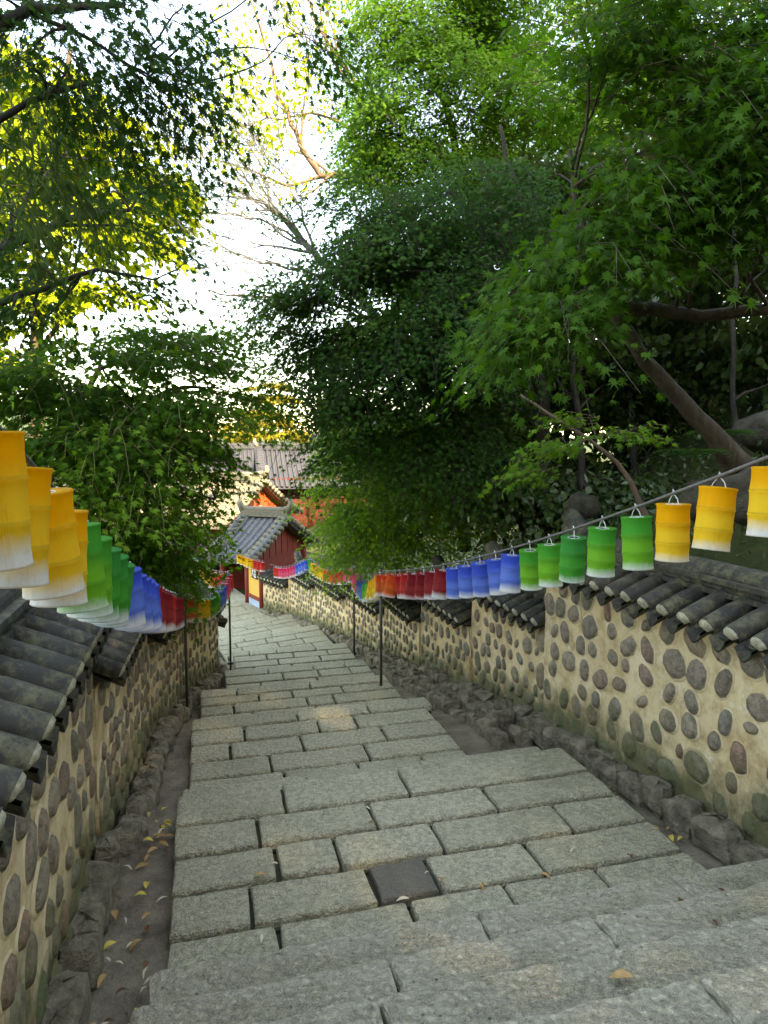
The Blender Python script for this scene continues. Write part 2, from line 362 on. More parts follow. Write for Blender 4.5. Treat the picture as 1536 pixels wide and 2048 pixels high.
def ground_z(x, y):
    s, a = to_sa(x, y)
    hp = hramp(a)
    sl_, sr_ = s_left(a), s_right(a)
    nz = noise.noise(Vector((x * 0.5, y * 0.5, 0.3))) * 0.12 + noise.noise(Vector((x * 1.9, y * 1.9, 4.1))) * 0.05
    if sl_ - 0.45 < s < sr_ + 0.42: h = hp + 0.55
    elif s >= sr_ + 0.42:
        k = s - sr_ - 0.42; fade = 1.0 if a < 9 else max(0.25, 1 - (a - 9) / 12)
        h = hp - (1.30 + 0.50 * min(k, 2.5) + 0.85 * max(0, min(k, 12) - 2.5) + 0.3 * max(0, min(k, 40) - 12)) * fade + nz
        if a > 40: h = max(h, hp - 4)
    else:
        k = sl_ - 0.45 - s
        h = hp - 0.45 + 0.10 * min(k, 20) + nz
        if a < 0: h -= min(3, -a * 0.3)
    if a < -2: h -= min(8.0, (-2 - a) * 0.38)
    return EYE - h
xs = sorted(set([round(v, 3) for v in np.concatenate([np.arange(-9, 9.01, 0.3), -9 - np.geomspace(0.5, 2900, 22), 9 + np.geomspace(0.5, 2900, 22)])]))
ys = sorted(set([round(v, 3) for v in np.concatenate([np.arange(-5, 24.01, 0.3), -5 - np.geomspace(0.5, 900, 14), 24 + np.geomspace(0.6, 2900, 26)])]))
g = MB(); nx, ny = len(xs), len(ys)
g.v = [(x, y, ground_z(x, y)) for y in ys for x in xs]
g.f = [(j * nx + i, j * nx + i + 1, (j + 1) * nx + i + 1, (j + 1) * nx + i) for j in range(ny - 1) for i in range(nx - 1)]
g.mi = [0] * len(g.f)
tag(g.build('ground', M['soil'], smooth=True), kind='structure')

# far hill seen over the roofs
hm = MB(); nh = 60
for j in range(9):
    for i in range(nh):
        ang = math.radians(-62 + 124 * i / (nh - 1)); r_ = 1100 + 90 * j
        hh = (58 + 26 * math.sin(i * 0.45) + 12 * math.sin(i * 1.3 + 1)) * math.sin(math.pi * min(1, j / 8 + 0.02)) - 14
        hm.v.append((r_ * math.sin(ang), r_ * math.cos(ang), EYE + hh + (4 * noise.noise(Vector((i * .9, j * .9, 0))))))
hm.f = [(j * nh + i, j * nh + i + 1, (j + 1) * nh + i + 1, (j + 1) * nh + i) for j in range(8) for i in range(nh - 1)]; hm.mi = [0] * len(hm.f)
tag(hm.build('hills', M['hillside'], smooth=True), kind='structure')

# ------------------------------------------------------------------ stairway and path
PATH = tag(empty('stone_path', sa(1.2, 2.0, 2.3)), kind='structure')
bpy.context.view_layer.update()
PINV = Matrix.Translation(-PATH.location)
# gutter bed
STEPS = [(-3, 1.32, 1.48), (1.32, 1.68, 1.64), (1.68, 2.04, 1.80), (2.04, 2.40, 1.96), (2.40, 2.76, 2.12), (2.76, 4.55, 2.28), (4.55, 4.92, 2.44), (4.92, 6.63, 2.60), (6.63, 7.0, 2.76), (7.0, 8.34, 2.92), (8.34, 8.7, 3.08), (8.7, 10, 3.24), (10, 10.36, 3.40), (10.36, 12.03, 3.56), (12.03, 12.4, 3.72), (12.4, 14, 3.88)]
bed = MB(); A_ = np.arange(-4, 13.01, 0.1); cols = 13
for a in A_:
    s0, s1 = s_left(a) - 0.1, s_right(a) + 0.1
    hh = max([hramp(a)] + [h_ + 0.06 for a0_, a1_, h_ in STEPS if a0_ - .1 < a < a1_ + .02])
    for i in range(cols):
        s = s0 + (s1 - s0) * i / (cols - 1)
        bed.v.append(PINV @ (sa(s, a, hh) + UP * (0.02 * noise.noise(Vector((s * 3, a * 3, 0))) - 0.02)))
bed.f = [(j * cols + i, j * cols + i + 1, (j + 1) * cols + i + 1, (j + 1) * cols + i) for j in range(len(A_) - 1) for i in range(cols - 1)]
bed.mi = [0] * len(bed.f)
bed.build('earth_bed', M['bed'], PATH, smooth=True)

def slab(quad, z, thick, mat, rough=0.004, name='paving_slab', gap=0.011, tilt=0.004, seg=0.11, crown=0.0, edge=0.0):
    """one stone with uneven worn outline; quad: four XY corners counter-clockwise"""
    c = sum((Vector(q) for q in quad), Vector((0, 0))) / 4
    q = []
    for i in range(4):
        p, pn, pp = Vector(quad[i]), Vector(quad[(i + 1) % 4]), Vector(quad[i - 1])
        d1, d2 = (pn - p).normalized(), (pp - p).normalized()
        q.append(p + (d1 + d2) * gap)
    pts = []
    for i in range(4):
        p, n_ = q[i], q[(i + 1) % 4]; L = (n_ - p).length; k = max(2, int(L / seg)); d = (n_ - p) / L; nn = Vector((d.y, -d.x))
        r0 = min(0.014, L * 0.1) * R.uniform(0.5, 1.3)
        for t in [r0 / L] + [j / k for j in range(1, k)] + [1 - r0 / L]:
            pts.append(p + d * (t * L) + nn * R.uniform(-rough, rough))
    n = len(pts); tx, ty = R.uniform(-tilt, tilt), R.uniform(-tilt, tilt)
    b = MB(); dz = R.uniform(-0.004, 0.004)
    for lv in range(4):
        for p in pts:
            d = c - p; L = d.length or 1; ins = (0.004, 0.0, 0.006, 0.022)[lv]
            pp = p + d / L * ins - c
            zz = (-thick, -0.018, -0.006, 0.0)[lv]
            if lv: zz += tx * pp.x + ty * pp.y + (R.uniform(-rough, rough) * 0.6 if lv < 3 else 0)
            b.v.append((pp.x, pp.y, zz + dz))
    b.v.append((0, 0, crown + dz))
    for lv in range(3):
        for i in range(n): b.f.append((lv * n + i, lv * n + (i + 1) % n, (lv + 1) * n + (i + 1) % n, (lv + 1) * n + i))
    for i in range(n): b.f.append((3 * n + i, 3 * n + (i + 1) % n, 4 * n))
    b.mi = [0] * len(b.f)
    o = b.build(name, mat, PATH); o.location = PINV @ Vector((c.x, c.y, z))
    if edge:
        # fine worn rim of the tread
        at_ = o.data.attributes.new('edge', 'FLOAT', 'POINT'); at_.data.foreach_set('value', [0.5] * n + [1.0] * (2 * n) + [0.7] * n + [0.0])
    return o

def row(h, a0, a1, s0, s1, joints, mat, thick=0.15, rough=0.004, name='paving_slab', dark=None, **kw):
    ss = [s0] + sorted(joints) + [s1]
    for i in range(len(ss) - 1):
        j0 = R.uniform(-0.006, 0.006)
        ag = 0.010 if name == 'paving_slab' else 0.0; qd = [sa(ss[i], a0 + ag), sa(ss[i + 1], a0 + ag), sa(ss[i + 1] + j0, a1 - ag), sa(ss[i] + j0, a1 - ag)]
        slab([(p.x, p.y) for p in qd], EYE - h, thick, M['slab_dark'] if dark is not None and i in dark else mat, rough, name, **kw)
    bd = MB()
    cs = [sa(s0 + .03, a0 + .0, h + .05), sa(s1 - .03, a0 + .0, h + .05), sa(s1 - .03, a1 - .03, h + .05), sa(s0 + .03, a1 - .03, h + .05)]
    lo = [p - UP * 0.6 for p in cs]
    bd.add([PINV @ p for p in lo + cs], [(3, 2, 1, 0), (4, 5, 6, 7), (0, 1, 5, 4), (1, 2, 6, 5), (2, 3, 7, 6), (3, 0, 4, 7)])
    bd.build('joint_fill', M['joint'], PATH)
def rnd_joints(s0, s1, lo=0.45, hi=0.85):
    out = []; s = s0 + R.uniform(lo * 0.6, hi)
    while s < s1 - lo * 0.6: out.append(s); s += R.uniform(lo, hi)
    return out
# upper landing and the flight in the foreground (each tread 0.16 m lower than the last)
for i, (a0, a1) in enumerate([(-3.0, -2.5), (-2.5, -2.0), (-2.0, -1.5), (-1.5, -1.0), (-1.0, -.5), (-.5, 0.0), (0.0, 0.5), (0.5, 0.96)]):
    row(1.48, a0, a1, -0.22, 2.78, rnd_joints(-0.22, 2.78), M['step'])
for k, (h, a0, a1, sl_, sr_, js) in enumerate([(1.48, 0.96, 1.32, -0.24, 2.80, [0.9, 2.0]), (1.64, 1.32, 1.68, -0.25, 2.80, [0.3, 1.45, 2.3]), (1.80, 1.68, 2.04, -0.26, 2.80, [0.52, 2.22]),
                                          (1.96, 2.04, 2.40, -0.27, 2.80, [0.66, 1.55]), (2.12, 2.40, 2.76, -0.24, 2.80, [1.17, 2.2])]):
    row(h, a0 - 0.03, a1, sl_, sr_, js, M['step'], 0.17, 0.010, 'step_stone', gap=0.004, seg=0.06, edge=1.0)
L1 = [(2.70, 3.15, [0.31, 0.96, 1.48, 2.02], None), (3.15, 3.48, [0.20, 0.83, 1.16, 1.76], [2]), (3.48, 3.81, [0.36, 0.70, 1.30, 2.12], None),
      (3.81, 4.14, [0.29, 0.99, 1.78], None), (4.14, 4.55, [0.48, 1.30], None)]
for a0, a1, js, dk in L1: row(2.28, a0, a1, -0.20, 2.62, js, M['slab'], dark=dk)
row(2.44, 4.50, 4.92, -0.17, 2.62, [0.7, 1.6], M['slab'], name='step_stone', gap=0.005)
L2 = [(4.86, 5.36, [0.6, 1.2, 1.75]), (5.36, 5.69, [0.51, 1.33]), (5.69, 6.02, [0.20, 0.82, 1.57]), (6.02, 6.34, [0.34, 1.02, 1.38]), (6.34, 6.63, [0.86, 1.57])]
for a0, a1, js in L2: row(2.60, a0, a1, -0.14, 2.14 + (0.08 if a0 > 6.3 else 0), js, M['slab'])
row(2.76, 6.58, 7.0, -0.12, 2.14, [0.5, 1.3], M['slab'], name='step_stone', gap=0.005)
L3 = [(6.95, 7.5, [0.5, 1.2]), (7.5, 7.8, [0.31, 1.14, 1.45]), (7.8, 8.06, [0.61, 1.0, 1.61]), (8.06, 8.34, [0.37, 1.25])]
for i, (a0, a1, js) in enumerate(L3): row(2.92, a0, a1, -0.06, 2.24, js, M['slab'], dark={1: [2], 2: [1]}.get(i) and None)
row(3.08, 8.30, 8.70, 0.0, 2.30, [0.9], M['slab'], name='step_stone', gap=0.005)
for i, (a0, a1) in enumerate([(8.66, 9.05), (9.05, 9.37), (9.37, 9.69), (9.69, 10.0)]): row(3.24, a0, a1, 0.27, 2.36, rnd_joints(0.27, 2.36), M['slab'])
row(3.40, 9.96, 10.36, 0.35, 2.40, [1.3], M['slab'], name='step_stone', gap=0.005)
for i, (a0, a1) in enumerate([(10.32, 10.72), (10.72, 11.04), (11.04, 11.36), (11.36, 11.68), (11.68, 12.03)]): row(3.56, a0, a1, 0.48, 2.50, rnd_joints(0.48, 2.50), M['slab'])
# the landings where the path swings towards the gate
def fan(h, nl, nr, fl, fr, n, jw=0.7):
    nl, nr, fl, fr = (Vector(p) for p in (nl, nr, fl, fr))
    for i in range(n):
        t0, t1 = i / n, (i + 1) / n
        a, b_, c_, d = nl.lerp(fl, t0), nr.lerp(fr, t0), nr.lerp(fr, t1), nl.lerp(fl, t1)
        js = [0.0] + [x for x in rnd_joints(0, (b_ - a).length, jw * 0.7, jw * 1.3)]; L = (b_ - a).length
        js = [x / L for x in js] + [1.0]
        for u0, u1 in zip(js, js[1:]):
            slab([tuple(a.lerp(b_, u0)), tuple(a.lerp(b_, u1)), tuple(d.lerp(c_, u1)), tuple(d.lerp(c_, u0))], EYE - h, 0.15, M['slab'], 0.004, seg=0.3)
    b2 = MB(); top = [Vector((p.x, p.y, EYE - h - 0.035)) for p in (nl, nr, fr, fl)]; lo = [p - UP * .5 for p in top]
    b2.add([PINV @ p for p in lo + top], [(3, 2, 1, 0), (4, 5, 6, 7), (0, 1, 5, 4), (1, 2, 6, 5), (2, 3, 7, 6), (3, 0, 4, 7)])
    b2.build('joint_fill', M['joint'], PATH)
fan(3.72, (-2.62, 11.62), (-0.66, 12.28), (-2.80, 12.05), (-0.82, 12.75), 1)
fan(3.88, (-2.78, 12.0), (-0.80, 12.70), (-3.35, 13.35), (-1.46, 14.75), 5)
fan(4.04, (-3.33, 13.3), (-1.45, 14.70), (-3.62, 13.6), (-1.66, 15.1), 1)
fan(4.20, (-3.60, 13.55), (-1.64, 15.05), (-4.9, 14.7), (-2.32, 17.0), 6)
fan(4.36, (-4.88, 14.65), (-2.30, 16.95), (-5.2, 14.9), (-2.55, 17.35), 1)
fan(4.48, (-5.18, 14.85), (-2.53, 17.3), (-9.2, 18.6), (-5.2, 22.4), 12, 1.0)
fan(4.50, (-9.4, 13.2), (-5.15, 14.8), (-13.0, 16.5), (-9.2, 18.7), 8, 1.0)

# ------------------------------------------------------------------ walls
def rock_mesh(seed, sx, sy, sz):
    rr = random.Random(seed); b = MB(); n, m = 7, 5
    for j in range(m + 1):
        ph = -math.pi / 2 + math.pi * j / m
        for i in range(n):
            th = 2 * math.pi * i / n
            x, y, z = math.cos(ph) * math.cos(th), math.cos(ph) * math.sin(th), math.sin(ph)
            k = lambda v: math.copysign(abs(v) ** 0.55, v)
            w = 1 + rr.uniform(-0.16, 0.16)
            b.v.append((k(x) * sx * w, k(y) * sy * w, k(z) * sz * w))
    b.f = [(j * n + i, j * n + (i + 1) % n, (j + 1) * n + (i + 1) % n, (j + 1) * n + i) for j in range(m) for i in range(n)]
    b.mi = [0] * len(b.f)
    return b.mesh('foot_stone', M['rock'])
ROCKS = [rock_mesh(i, 0.12, 0.09, 0.11) for i in range(9)]

def stone_mesh(seed):
    rr = random.Random(seed); n = 11; b = MB()
    asp = rr.uniform(0.58, 0.90); rad = []
    pw = rr.uniform(0.75, 1.1)
    for i in range(n):
        t = 2 * math.pi * i / n
        c_, s_ = math.cos(t), math.sin(t)
        rad.append((math.copysign(abs(c_) ** pw, c_) * (1 + rr.uniform(-0.08, 0.07)), math.copysign(abs(s_) ** pw, s_) * asp * (1 + rr.uniform(-0.10, 0.09))))
    # rings in x (along), z(up), y = out of wall
    for k, y in ((1.20, -0.004), (1.06, 0.007), (1.0, 0.003), (0.88, 0.018), (0.5, 0.026)):
        for x, z in rad: b.v.append((x * k, y + (rr.uniform(-.003, .003) if k < 1 else 0), z * k))
    b.v.append((0, 0.028, 0))
    for r_ in range(4):
        for i in range(n): b.f.append((r_ * n + i, (r_ + 1) * n + i, (r_ + 1) * n + (i + 1) % n, r_ * n + (i + 1) % n)); b.mi.append(1 if r_ < 2 else 0)
    for i in range(n): b.f.append((4 * n + i, 5 * n, 4 * n + (i + 1) % n)); b.mi.append(0)
    return b.mesh('wall_stone', [M['stone'], M['lip']])
STONES = [stone_mesh(100 + i) for i in range(26)]
for me in STONES: me.polygons.foreach_set('use_smooth', [True] * len(me.polygons))

TR = 0.058                      # cover tile radius
def cover_mesh(L):
    b = MB(); n = 8
    for k, (y, r0) in enumerate(((0, TR), (L * 0.5, TR * 0.985), (L * 0.5, TR * 0.93), (L, TR * 0.93))):
        for j in range(n + 1):
            t = math.pi * (j / n * 1.3 - 0.15); b.v.append((math.cos(t) * r0, y, math.sin(t) * r0))
    for k in range(3):
        for j in range(n): b.f.append((k * (n + 1) + j, (k + 1) * (n + 1) + j, (k + 1) * (n + 1) + j + 1, k * (n + 1) + j + 1)); b.mi.append(0)
    return b.mesh('cover_tile', M['tile'], True)
def plug_mesh():
    b = MB(); n = 8; r0 = TR * 0.96
    for j in range(n + 1):
        t = math.pi * j / n; b.v.append((math.cos(t) * r0, 0.004, math.sin(t) * r0))
    for j in range(n + 1):
        t = math.pi * j / n; b.v.append((math.cos(t) * r0 * .8, -0.012 + R.uniform(-.004, .004), math.sin(t) * r0 * .8 + .004))
    b.v.append((0, -0.020, r0 * 0.35)); b.v.append((0, -0.004, -0.028))
    for j in range(n): b.f.append((j, j + 1, n + 2 + j, n + 1 + j)); b.f.append((n + 1 + j, n + 2 + j, 2 * n + 2))
    b.f += [(2 * n + 2, 2 * n + 3, n + 1), (2 * n + 1, 2 * n + 3, 2 * n + 2), (n + 1, 2 * n + 3, 0), (n, 2 * n + 3, 2 * n + 1)]; b.mi = [0] * len(b.f)
    return b.mesh('end_plug', M['plug'], True)
def pan_mesh(L, sp):
    b = MB(); n = 5; w = sp - TR * 1.3
    for y, dz, ex in ((-0.03, -0.004, 0), (0.10, 0, 0), (L, 0, 0)):
        for th in (0, 0.016):
            for j in range(n + 1):
                u = -1 + 2 * j / n; b.v.append((u * w / 2, y - (0.022 * (1 - u * u) if y < 0 else 0), dz - 0.055 * (1 - u * u) + 0.016 - th))
    k = n + 1
    for r_ in range(2):
        o = r_ * 2 * k
        for j in range(n):
            b.f.append((o + j, o + j + 1, o + 2 * k + j + 1, o + 2 * k + j)); b.f.append((o + k + j + 1, o + k + j, o + 3 * k + j, o + 3 * k + j + 1))
    for j in range(n): b.f.append((j, k + j, k + j + 1, j + 1))
    b.mi = [0] * len(b.f)
    return b.mesh('pan_tile', M['tile'], True)
SP = 0.195
ME_COVER, ME_PLUG, ME_PAN = cover_mesh(0.40), plug_mesh(), pan_mesh(0.42, SP)
def flat_ridge_mesh(w):
    b = MB(); n = 1
    b.box((0, 0, 0), 0.285, w, 0.032); return b.mesh('ridge_tile', M['tile'])
ME_RF = [flat_ridge_mesh(0.27), flat_ridge_mesh(0.23)]
def round_ridge_mesh(L=0.29, r0=0.085):
    b = MB(); n = 10
    for x in (-L / 2, L / 2):
        for j in range(n + 1):
            t = math.pi * j / n; b.v.append((x, math.cos(t) * r0, math.sin(t) * r0 * 0.9))
    for j in range(n): b.f.append((j, j + 1, n + 2 + j, n + 1 + j))
    b.f += [tuple(range(n + 1))[::-1], tuple(range(n + 1, 2 * n + 2))]
    b.mi = [0] * len(b.f); return b.mesh('ridge_cap', M['tile'])
ME_RC = round_ridge_mesh()

def wall(label, p0, p1, n_sign, eave_h, f0, f1, stone=0.085, detail=2, group=None, foot_out=0.14, T=0.5, ridge_up=True, foots=True, density=1.0, seed=0, ext=0.0):
    """wall section; p0->p1 face line (XY), n_sign picks the path side; eave_h, f0, f1 metres below the eye"""
    rr = random.Random(seed + 5)
    p0, p1 = Vector((p0[0], p0[1], 0)), Vector((p1[0], p1[1], 0))
    L = (p1 - p0).length; u = (p1 - p0) / L; n = Vector((-u.y, u.x, 0)) * n_sign
    ze = EYE - eave_h; zf0, zf1 = EYE - f0, EYE - f1; zf = min(zf0, zf1)
    root = empty('boundary_wall', p0 + UP * zf); tag(root, label, 'wall', group or 'stone and plaster walls flanking the stairs', 'thing')
    inv = Matrix.Translation(-root.location)
    # plaster body
    b = MB(); nu, nv = max(3, int(L / 0.14)), max(3, int((ze - zf) / 0.14)); foot = []
    for j in range(nv + 1):
        for i in range(nu + 1):
            uu = i / nu; zb = zf0 + (zf1 - zf0) * uu - 0.25
            z = zb + (ze - zb) * j / nv; q = p0 + u * (L * uu)
            q = q + n * (0.014 * noise.noise(Vector((q.x * 2.2, q.y * 2.2, z * 2.2)))) + UP * z
            b.v.append(inv @ q); foot.append(max(0, (z - zb - 0.25)) / 1.0)
    b.f = [(j * (nu + 1) + i, j * (nu + 1) + i + 1, (j + 1) * (nu + 1) + i + 1, (j + 1) * (nu + 1) + i) for j in range(nv) for i in range(nu)]
    if n_sign > 0: b.f = [f[::-1] for f in b.f]
    o0 = len(b.v)
    for q, zb in ((p0, zf0), (p1, zf1)):
        for back in (0.001, T):
            for z in (zb - 0.25, ze): b.v.append(inv @ (q - n * back + UP * z)); foot.append(max(0, (z - zb)))
    b.f += [(o0, o0 + 1, o0 + 3, o0 + 2), (o0 + 4, o0 + 6, o0 + 7, o0 + 5), (o0 + 2, o0 + 3, o0 + 7, o0 + 6), (o0 + 1, o0 + 5, o0 + 7, o0 + 3)]
    b.mi = [0] * len(b.f)
    me = b.mesh('plaster_body', M['plaster'])
    at_ = me.attributes.new('foot', 'FLOAT', 'POINT'); at_.data.foreach_set('value', foot)
    link('plaster_body', me, root)
    # field stones
    stone *= 1.12; sp = stone * 2.35 / density; rows = int((ze - zf + 0.1) / (sp * 0.80)) + 1
    far = MB() if detail == 0 else None
    placed = []
    def put_stone(base, uu_, nn_, x, z, k):
        r_ = stone * rr.choice([0.66, 0.76, 0.82, 0.88, 0.94, 1.0, 1.1]) * (1.0 if k % 8 else 1.35)
        for x2, z2, r2 in placed:
            dd = math.hypot(x - x2, z - z2)
            if dd < (r_ + r2) * 0.98: r_ = min(r_, dd / 0.98 - r2)
        if r_ < stone * 0.45: return
        placed.append((x, z, r_))
        ang = rr.uniform(-0.7, 0.7) + (math.pi / 2 if rr.random() < 0.65 else 0)
        ca, sa_ = math.cos(ang), math.sin(ang)
        X = uu_ * ca + UP * sa_; Z = UP * ca - uu_ * sa_
        m = frame(base + uu_ * x + UP * z, X * r_, nn_, Z * r_)
        me = rr.choice(STONES)
        if far is None: link('wall_stone', me, root, inv @ m)['dry'] = float(z - (zf0 + (zf1 - zf0) * x / L))
        else:
            mm = inv @ m
            far.add([mm @ v.co for v in me.vertices][22:], [tuple(i - 22 for i in p.vertices) for p in me.polygons if min(p.vertices) >= 22])
    k = 0
    for j in range(rows):
        z = ze - 0.10 - sp * 0.80 * j
        x = sp * (0.30 if j % 2 else 0.75)
        while x < L - 0.05:
            zg = zf0 + (zf1 - zf0) * x / L
            xx, zz = x + rr.uniform(-.15, .15) * sp, z + rr.uniform(-.14, .14) * sp
            if zz > zg + 0.02 and 0.06 < xx < L - 0.06: put_stone(p0, u, n, xx, zz, k); k += 1
            x += sp * rr.uniform(0.86, 1.14)
    if far is not None: tag(far.build('wall_stones', M['stone'], root, True), kind='stuff')
    # foot stones
    if foots:
        x = 0.08
        while x < L:
            zg = zf0 + (zf1 - zf0) * x / L; w = rr.uniform(0.8, 1.25)
            m = frame(p0 + u * x + n * (foot_out * 0.55 + rr.uniform(-.02, .02)) + UP * (zg + 0.02 + rr.uniform(-.03, .05)),
                      (u * math.cos(0.2) + UP * rr.uniform(-.2, .2)).normalized() * w, n * rr.uniform(0.8, 1.15), UP * rr.uniform(0.85, 1.2))
            rows_ = max(1, int(round(foot_out / 0.2)))
            for q in range(rows_):
                m2 = m.copy(); m2.translation = p0 + u * (x + rr.uniform(-.04, .04)) + n * ((0.06 if rows_ > 1 else foot_out * 0.5) + 0.2 * q) + UP * (zg + 0.03 - 0.03 * q + rr.uniform(-.03, .04))
                link('foot_stone', rr.choice(ROCKS), root, inv @ m2)
            x += 0.235 * w
    # coping: pan and cover tiles on both slopes, stacked ridge
    over = 0.13; half = T / 2 + over; al = math.radians(24)
    cnt = max(2, int((L + ext) / SP))
    for side in (1, -1):
        if side < 0 and detail < 1: continue
        nn = n * side; e0 = p0 + (n * over if side > 0 else -n * (T + over))
        yv = (-nn * math.cos(al) + UP * math.sin(al)); zv = (nn * math.sin(al) + UP * math.cos(al)); xv = yv.cross(zv)
        for i in range(cnt + 1):
            pos = e0 + u * (SP * (i + 0.02) + 0.05) + UP * (ze + 0.055)
            if i < cnt: link('pan_tile', ME_PAN, root, inv @ frame(pos + u * SP / 2 - zv * 0.03, xv, yv, zv))
            if i <= cnt - (0 if L - SP * cnt > 0.03 else 1):
                t = link('cover_tile', ME_COVER, root, inv @ frame(pos + zv * (0.018 + rr.uniform(-.004, .004)), xv * rr.uniform(.96, 1.04), yv, zv))
                if side > 0 and detail: link('end_plug', ME_PLUG, t)
    zr = ze + 0.055 + half * math.tan(al) - 0.03; mid = p0 - n * (T / 2)
    fm = MB()
    fm.add([inv @ (q + nn_ * w + UP * z) for q in (p0 + u * .02, p1 - u * .02) for nn_, w, z in ((n, over - .03, ze + .03), (-n, T + over - .03, ze + .03), (-n, T / 2, zr))],
           [(0, 1, 2), (3, 5, 4), (0, 2, 5, 3), (1, 4, 5, 2), (0, 3, 4, 1)])
    fm.build('coping_core', M['tile'], root)
    cr = int(L / 0.29)
    for c_ in range(3):
        for i in range(cr):
            pos = mid + u * (0.145 + 0.29 * i + (0.1 if c_ % 2 else 0)) + UP * (zr + 0.02 + 0.036 * c_)
            link('ridge_tile', ME_RF[min(1, c_ // 1 % 2)], root, inv @ frame(pos, u, n, UP))
    for i in range(cr):
        link('ridge_cap', ME_RC, root, inv @ frame(mid + u * (0.16 + 0.29 * i) + UP * (zr + 0.11), (u + UP * rr.uniform(-.03, .03)).normalized(), n, UP))
    if ridge_up:
        for d_, r_ in ((0, 0.0), (0.0, 0.07)):
            d = (u * 0.86 + UP * 0.5).normalized()
            tb = MB(); c0 = mid + u * (L - 0.28) + UP * (zr + 0.05 + r_ * 1.4)
            tb.tube([inv @ c0, inv @ (c0 + (u * .95 + UP * .3) * 0.17), inv @ (c0 + (u * .95 + UP * .3) * 0.17 + d * 0.2)], [0.075, 0.08, 0.085], 10)
            tb.build('ridge_end', M['tile'], root, True)
    return root

def xy(s, a): p = sa(s, a); return (p.x, p.y)
LS = 'ochre plaster wall section with field stones and dark tile coping, '
# right side, from the upper landing down to the gate
wall('tall plaster wall with large field stones beside the uppermost steps, mossy at its foot', xy(2.95, -3.0), xy(2.95, 5.45), 1, 1.12, 1.6, 2.55, 0.088, 2, seed=1, foot_out=0.2)
wall('wall section one step below the tall wall, its coping behind the blue lanterns', xy(3.01, 5.45), xy(3.01, 7.30), 1, 1.66, 2.60, 2.90, 0.080, 2, seed=2, foot_out=0.6)
wall('wall section whose coping sits behind the crimson lanterns above the steel post', xy(2.98, 7.30), xy(2.98, 9.10), 1, 2.10, 2.93, 3.20, 0.076, 1, seed=3, foot_out=0.6)
wall('wall section beside the steel post below orange lanterns, coping half hidden', xy(2.95, 9.10), xy(2.92, 10.9), 1, 2.50, 3.25, 3.52, 0.072, 1, seed=4, foot_out=0.4)
wall('wall section behind the thin post where the lantern string dips lowest', xy(2.92, 10.9), (-0.75, 13.3), 1, 2.82, 3.6, 3.85, 0.070, 1, seed=5)
wall('wall section lit evenly beside the swinging steps, below yellow lanterns', (-0.75, 13.3), (-1.55, 15.3), 1, 3.02, 3.85, 4.15, 0.070, 1, seed=6)
wall('wall section with sunken coping below green and blue lanterns near the gate', (-1.55, 15.3), (-2.42, 17.25), 1, 3.22, 4.15, 4.40, 0.070, 1, seed=7)
wall('low wall section running up to the red gate post', (-2.45, 17.3), (-3.28, 18.45), 1, 3.62, 4.45, 4.55, 0.070, 1, seed=8, ridge_up=False)
# left side
wall('low wall with grey tile coping and plastered tile ends below yellow lanterns', xy(-0.63, -3.0), xy(-0.63, 4.15), -1, 0.98, 1.55, 2.42, 0.092, 2, seed=11, ridge_up=False)
wall('wall section directly below the green and blue lanterns, its coping hidden by them', xy(-0.615, 4.16), xy(-0.50, 6.6), -1, 1.40, 2.45, 2.80, 0.080, 2, seed=12, foot_out=0.26, ridge_up=False)
wall('wall section behind the dark steel post below crimson lanterns', xy(-0.50, 6.6), xy(-0.20, 8.6), -1, 1.85, 2.82, 3.12, 0.076, 1, seed=13, ridge_up=False)
wall('narrow wall section with a run of dark tile ends before the far post', xy(-0.20, 8.6), xy(0.05, 9.6), -1, 2.15, 3.12, 3.32, 0.072, 1, seed=14, ridge_up=False)
wall('wall end section by the thin far post where the path turns away', xy(0.05, 9.6), xy(0.22, 10.5), -1, 2.35, 3.32, 3.5, 0.072, 1, seed=15, ridge_up=False)
wall('wall section turning out of sight behind the far post', xy(0.22, 10.5), xy(-0.25, 12.2), -1, 2.75, 3.5, 3.85, 0.072, 1, seed=16, ridge_up=False)

# ------------------------------------------------------------------ posts, ropes, lanterns
def post(label, x, y, zb, zt):
    root = empty('steel_post', (x, y, zb)); tag(root, label, 'post', 'posts carrying the lantern strings')
    b = MB(); H = zt - zb
    b.tube([(0, 0, -0.15), (0.002, 0.003, H * .5), (0, 0, H)], 0.017, 8); b.build('shaft', M['metal'], root, True)
    c = MB(); c.tube([(0, 0, H), (0, 0, H + 0.012), (0, 0, H + 0.02)], [0.021, 0.021, 0.008], 8); c.build('cap', M['metal'], root)
    r_ = MB(); r_.tube([(0.025 * math.cos(t), 0.025 * math.sin(t), H - 0.02) for t in np.linspace(0, 6.2, 10)], 0.004, 5); r_.build('rope_ring', M['wire'], root)
    f = MB(); f.tube([(0, 0, -0.02), (0, 0, 0.02)], [0.05, 0.045], 8); f.build('base_plate', M['metal'], root)
    return root
def from_px(px, py, h):
    ang = math.atan((py - 1024) / F) + PITCH; d = h / math.tan(ang); dep = d * math.cos(PITCH) + h * math.sin(PITCH)
    return (px - 768) / F * dep, d
pl1 = from_px(375, 1432, 2.98); pl2 = from_px(461, 1322, 3.42); pr1 = from_px(762, 1390, 3.04); pr2 = from_px(708, 1304, 3.66)
post('thin dark post on the low side of the stairs below crimson lanterns', *pl1, EYE - 2.98, EYE - 1.60)
post('thin dark post beside the wall end, carrying the far string of small lanterns', *pl2, EYE - 3.45, EYE - 1.98)
post('dark post standing in the gutter strip where yellow lanterns meet orange ones', *pr1, EYE - 3.08, EYE - 1.50)
post('thin post against the bending wall below pink and blue lanterns', *pr2, EYE - 3.68, EYE - 2.10)

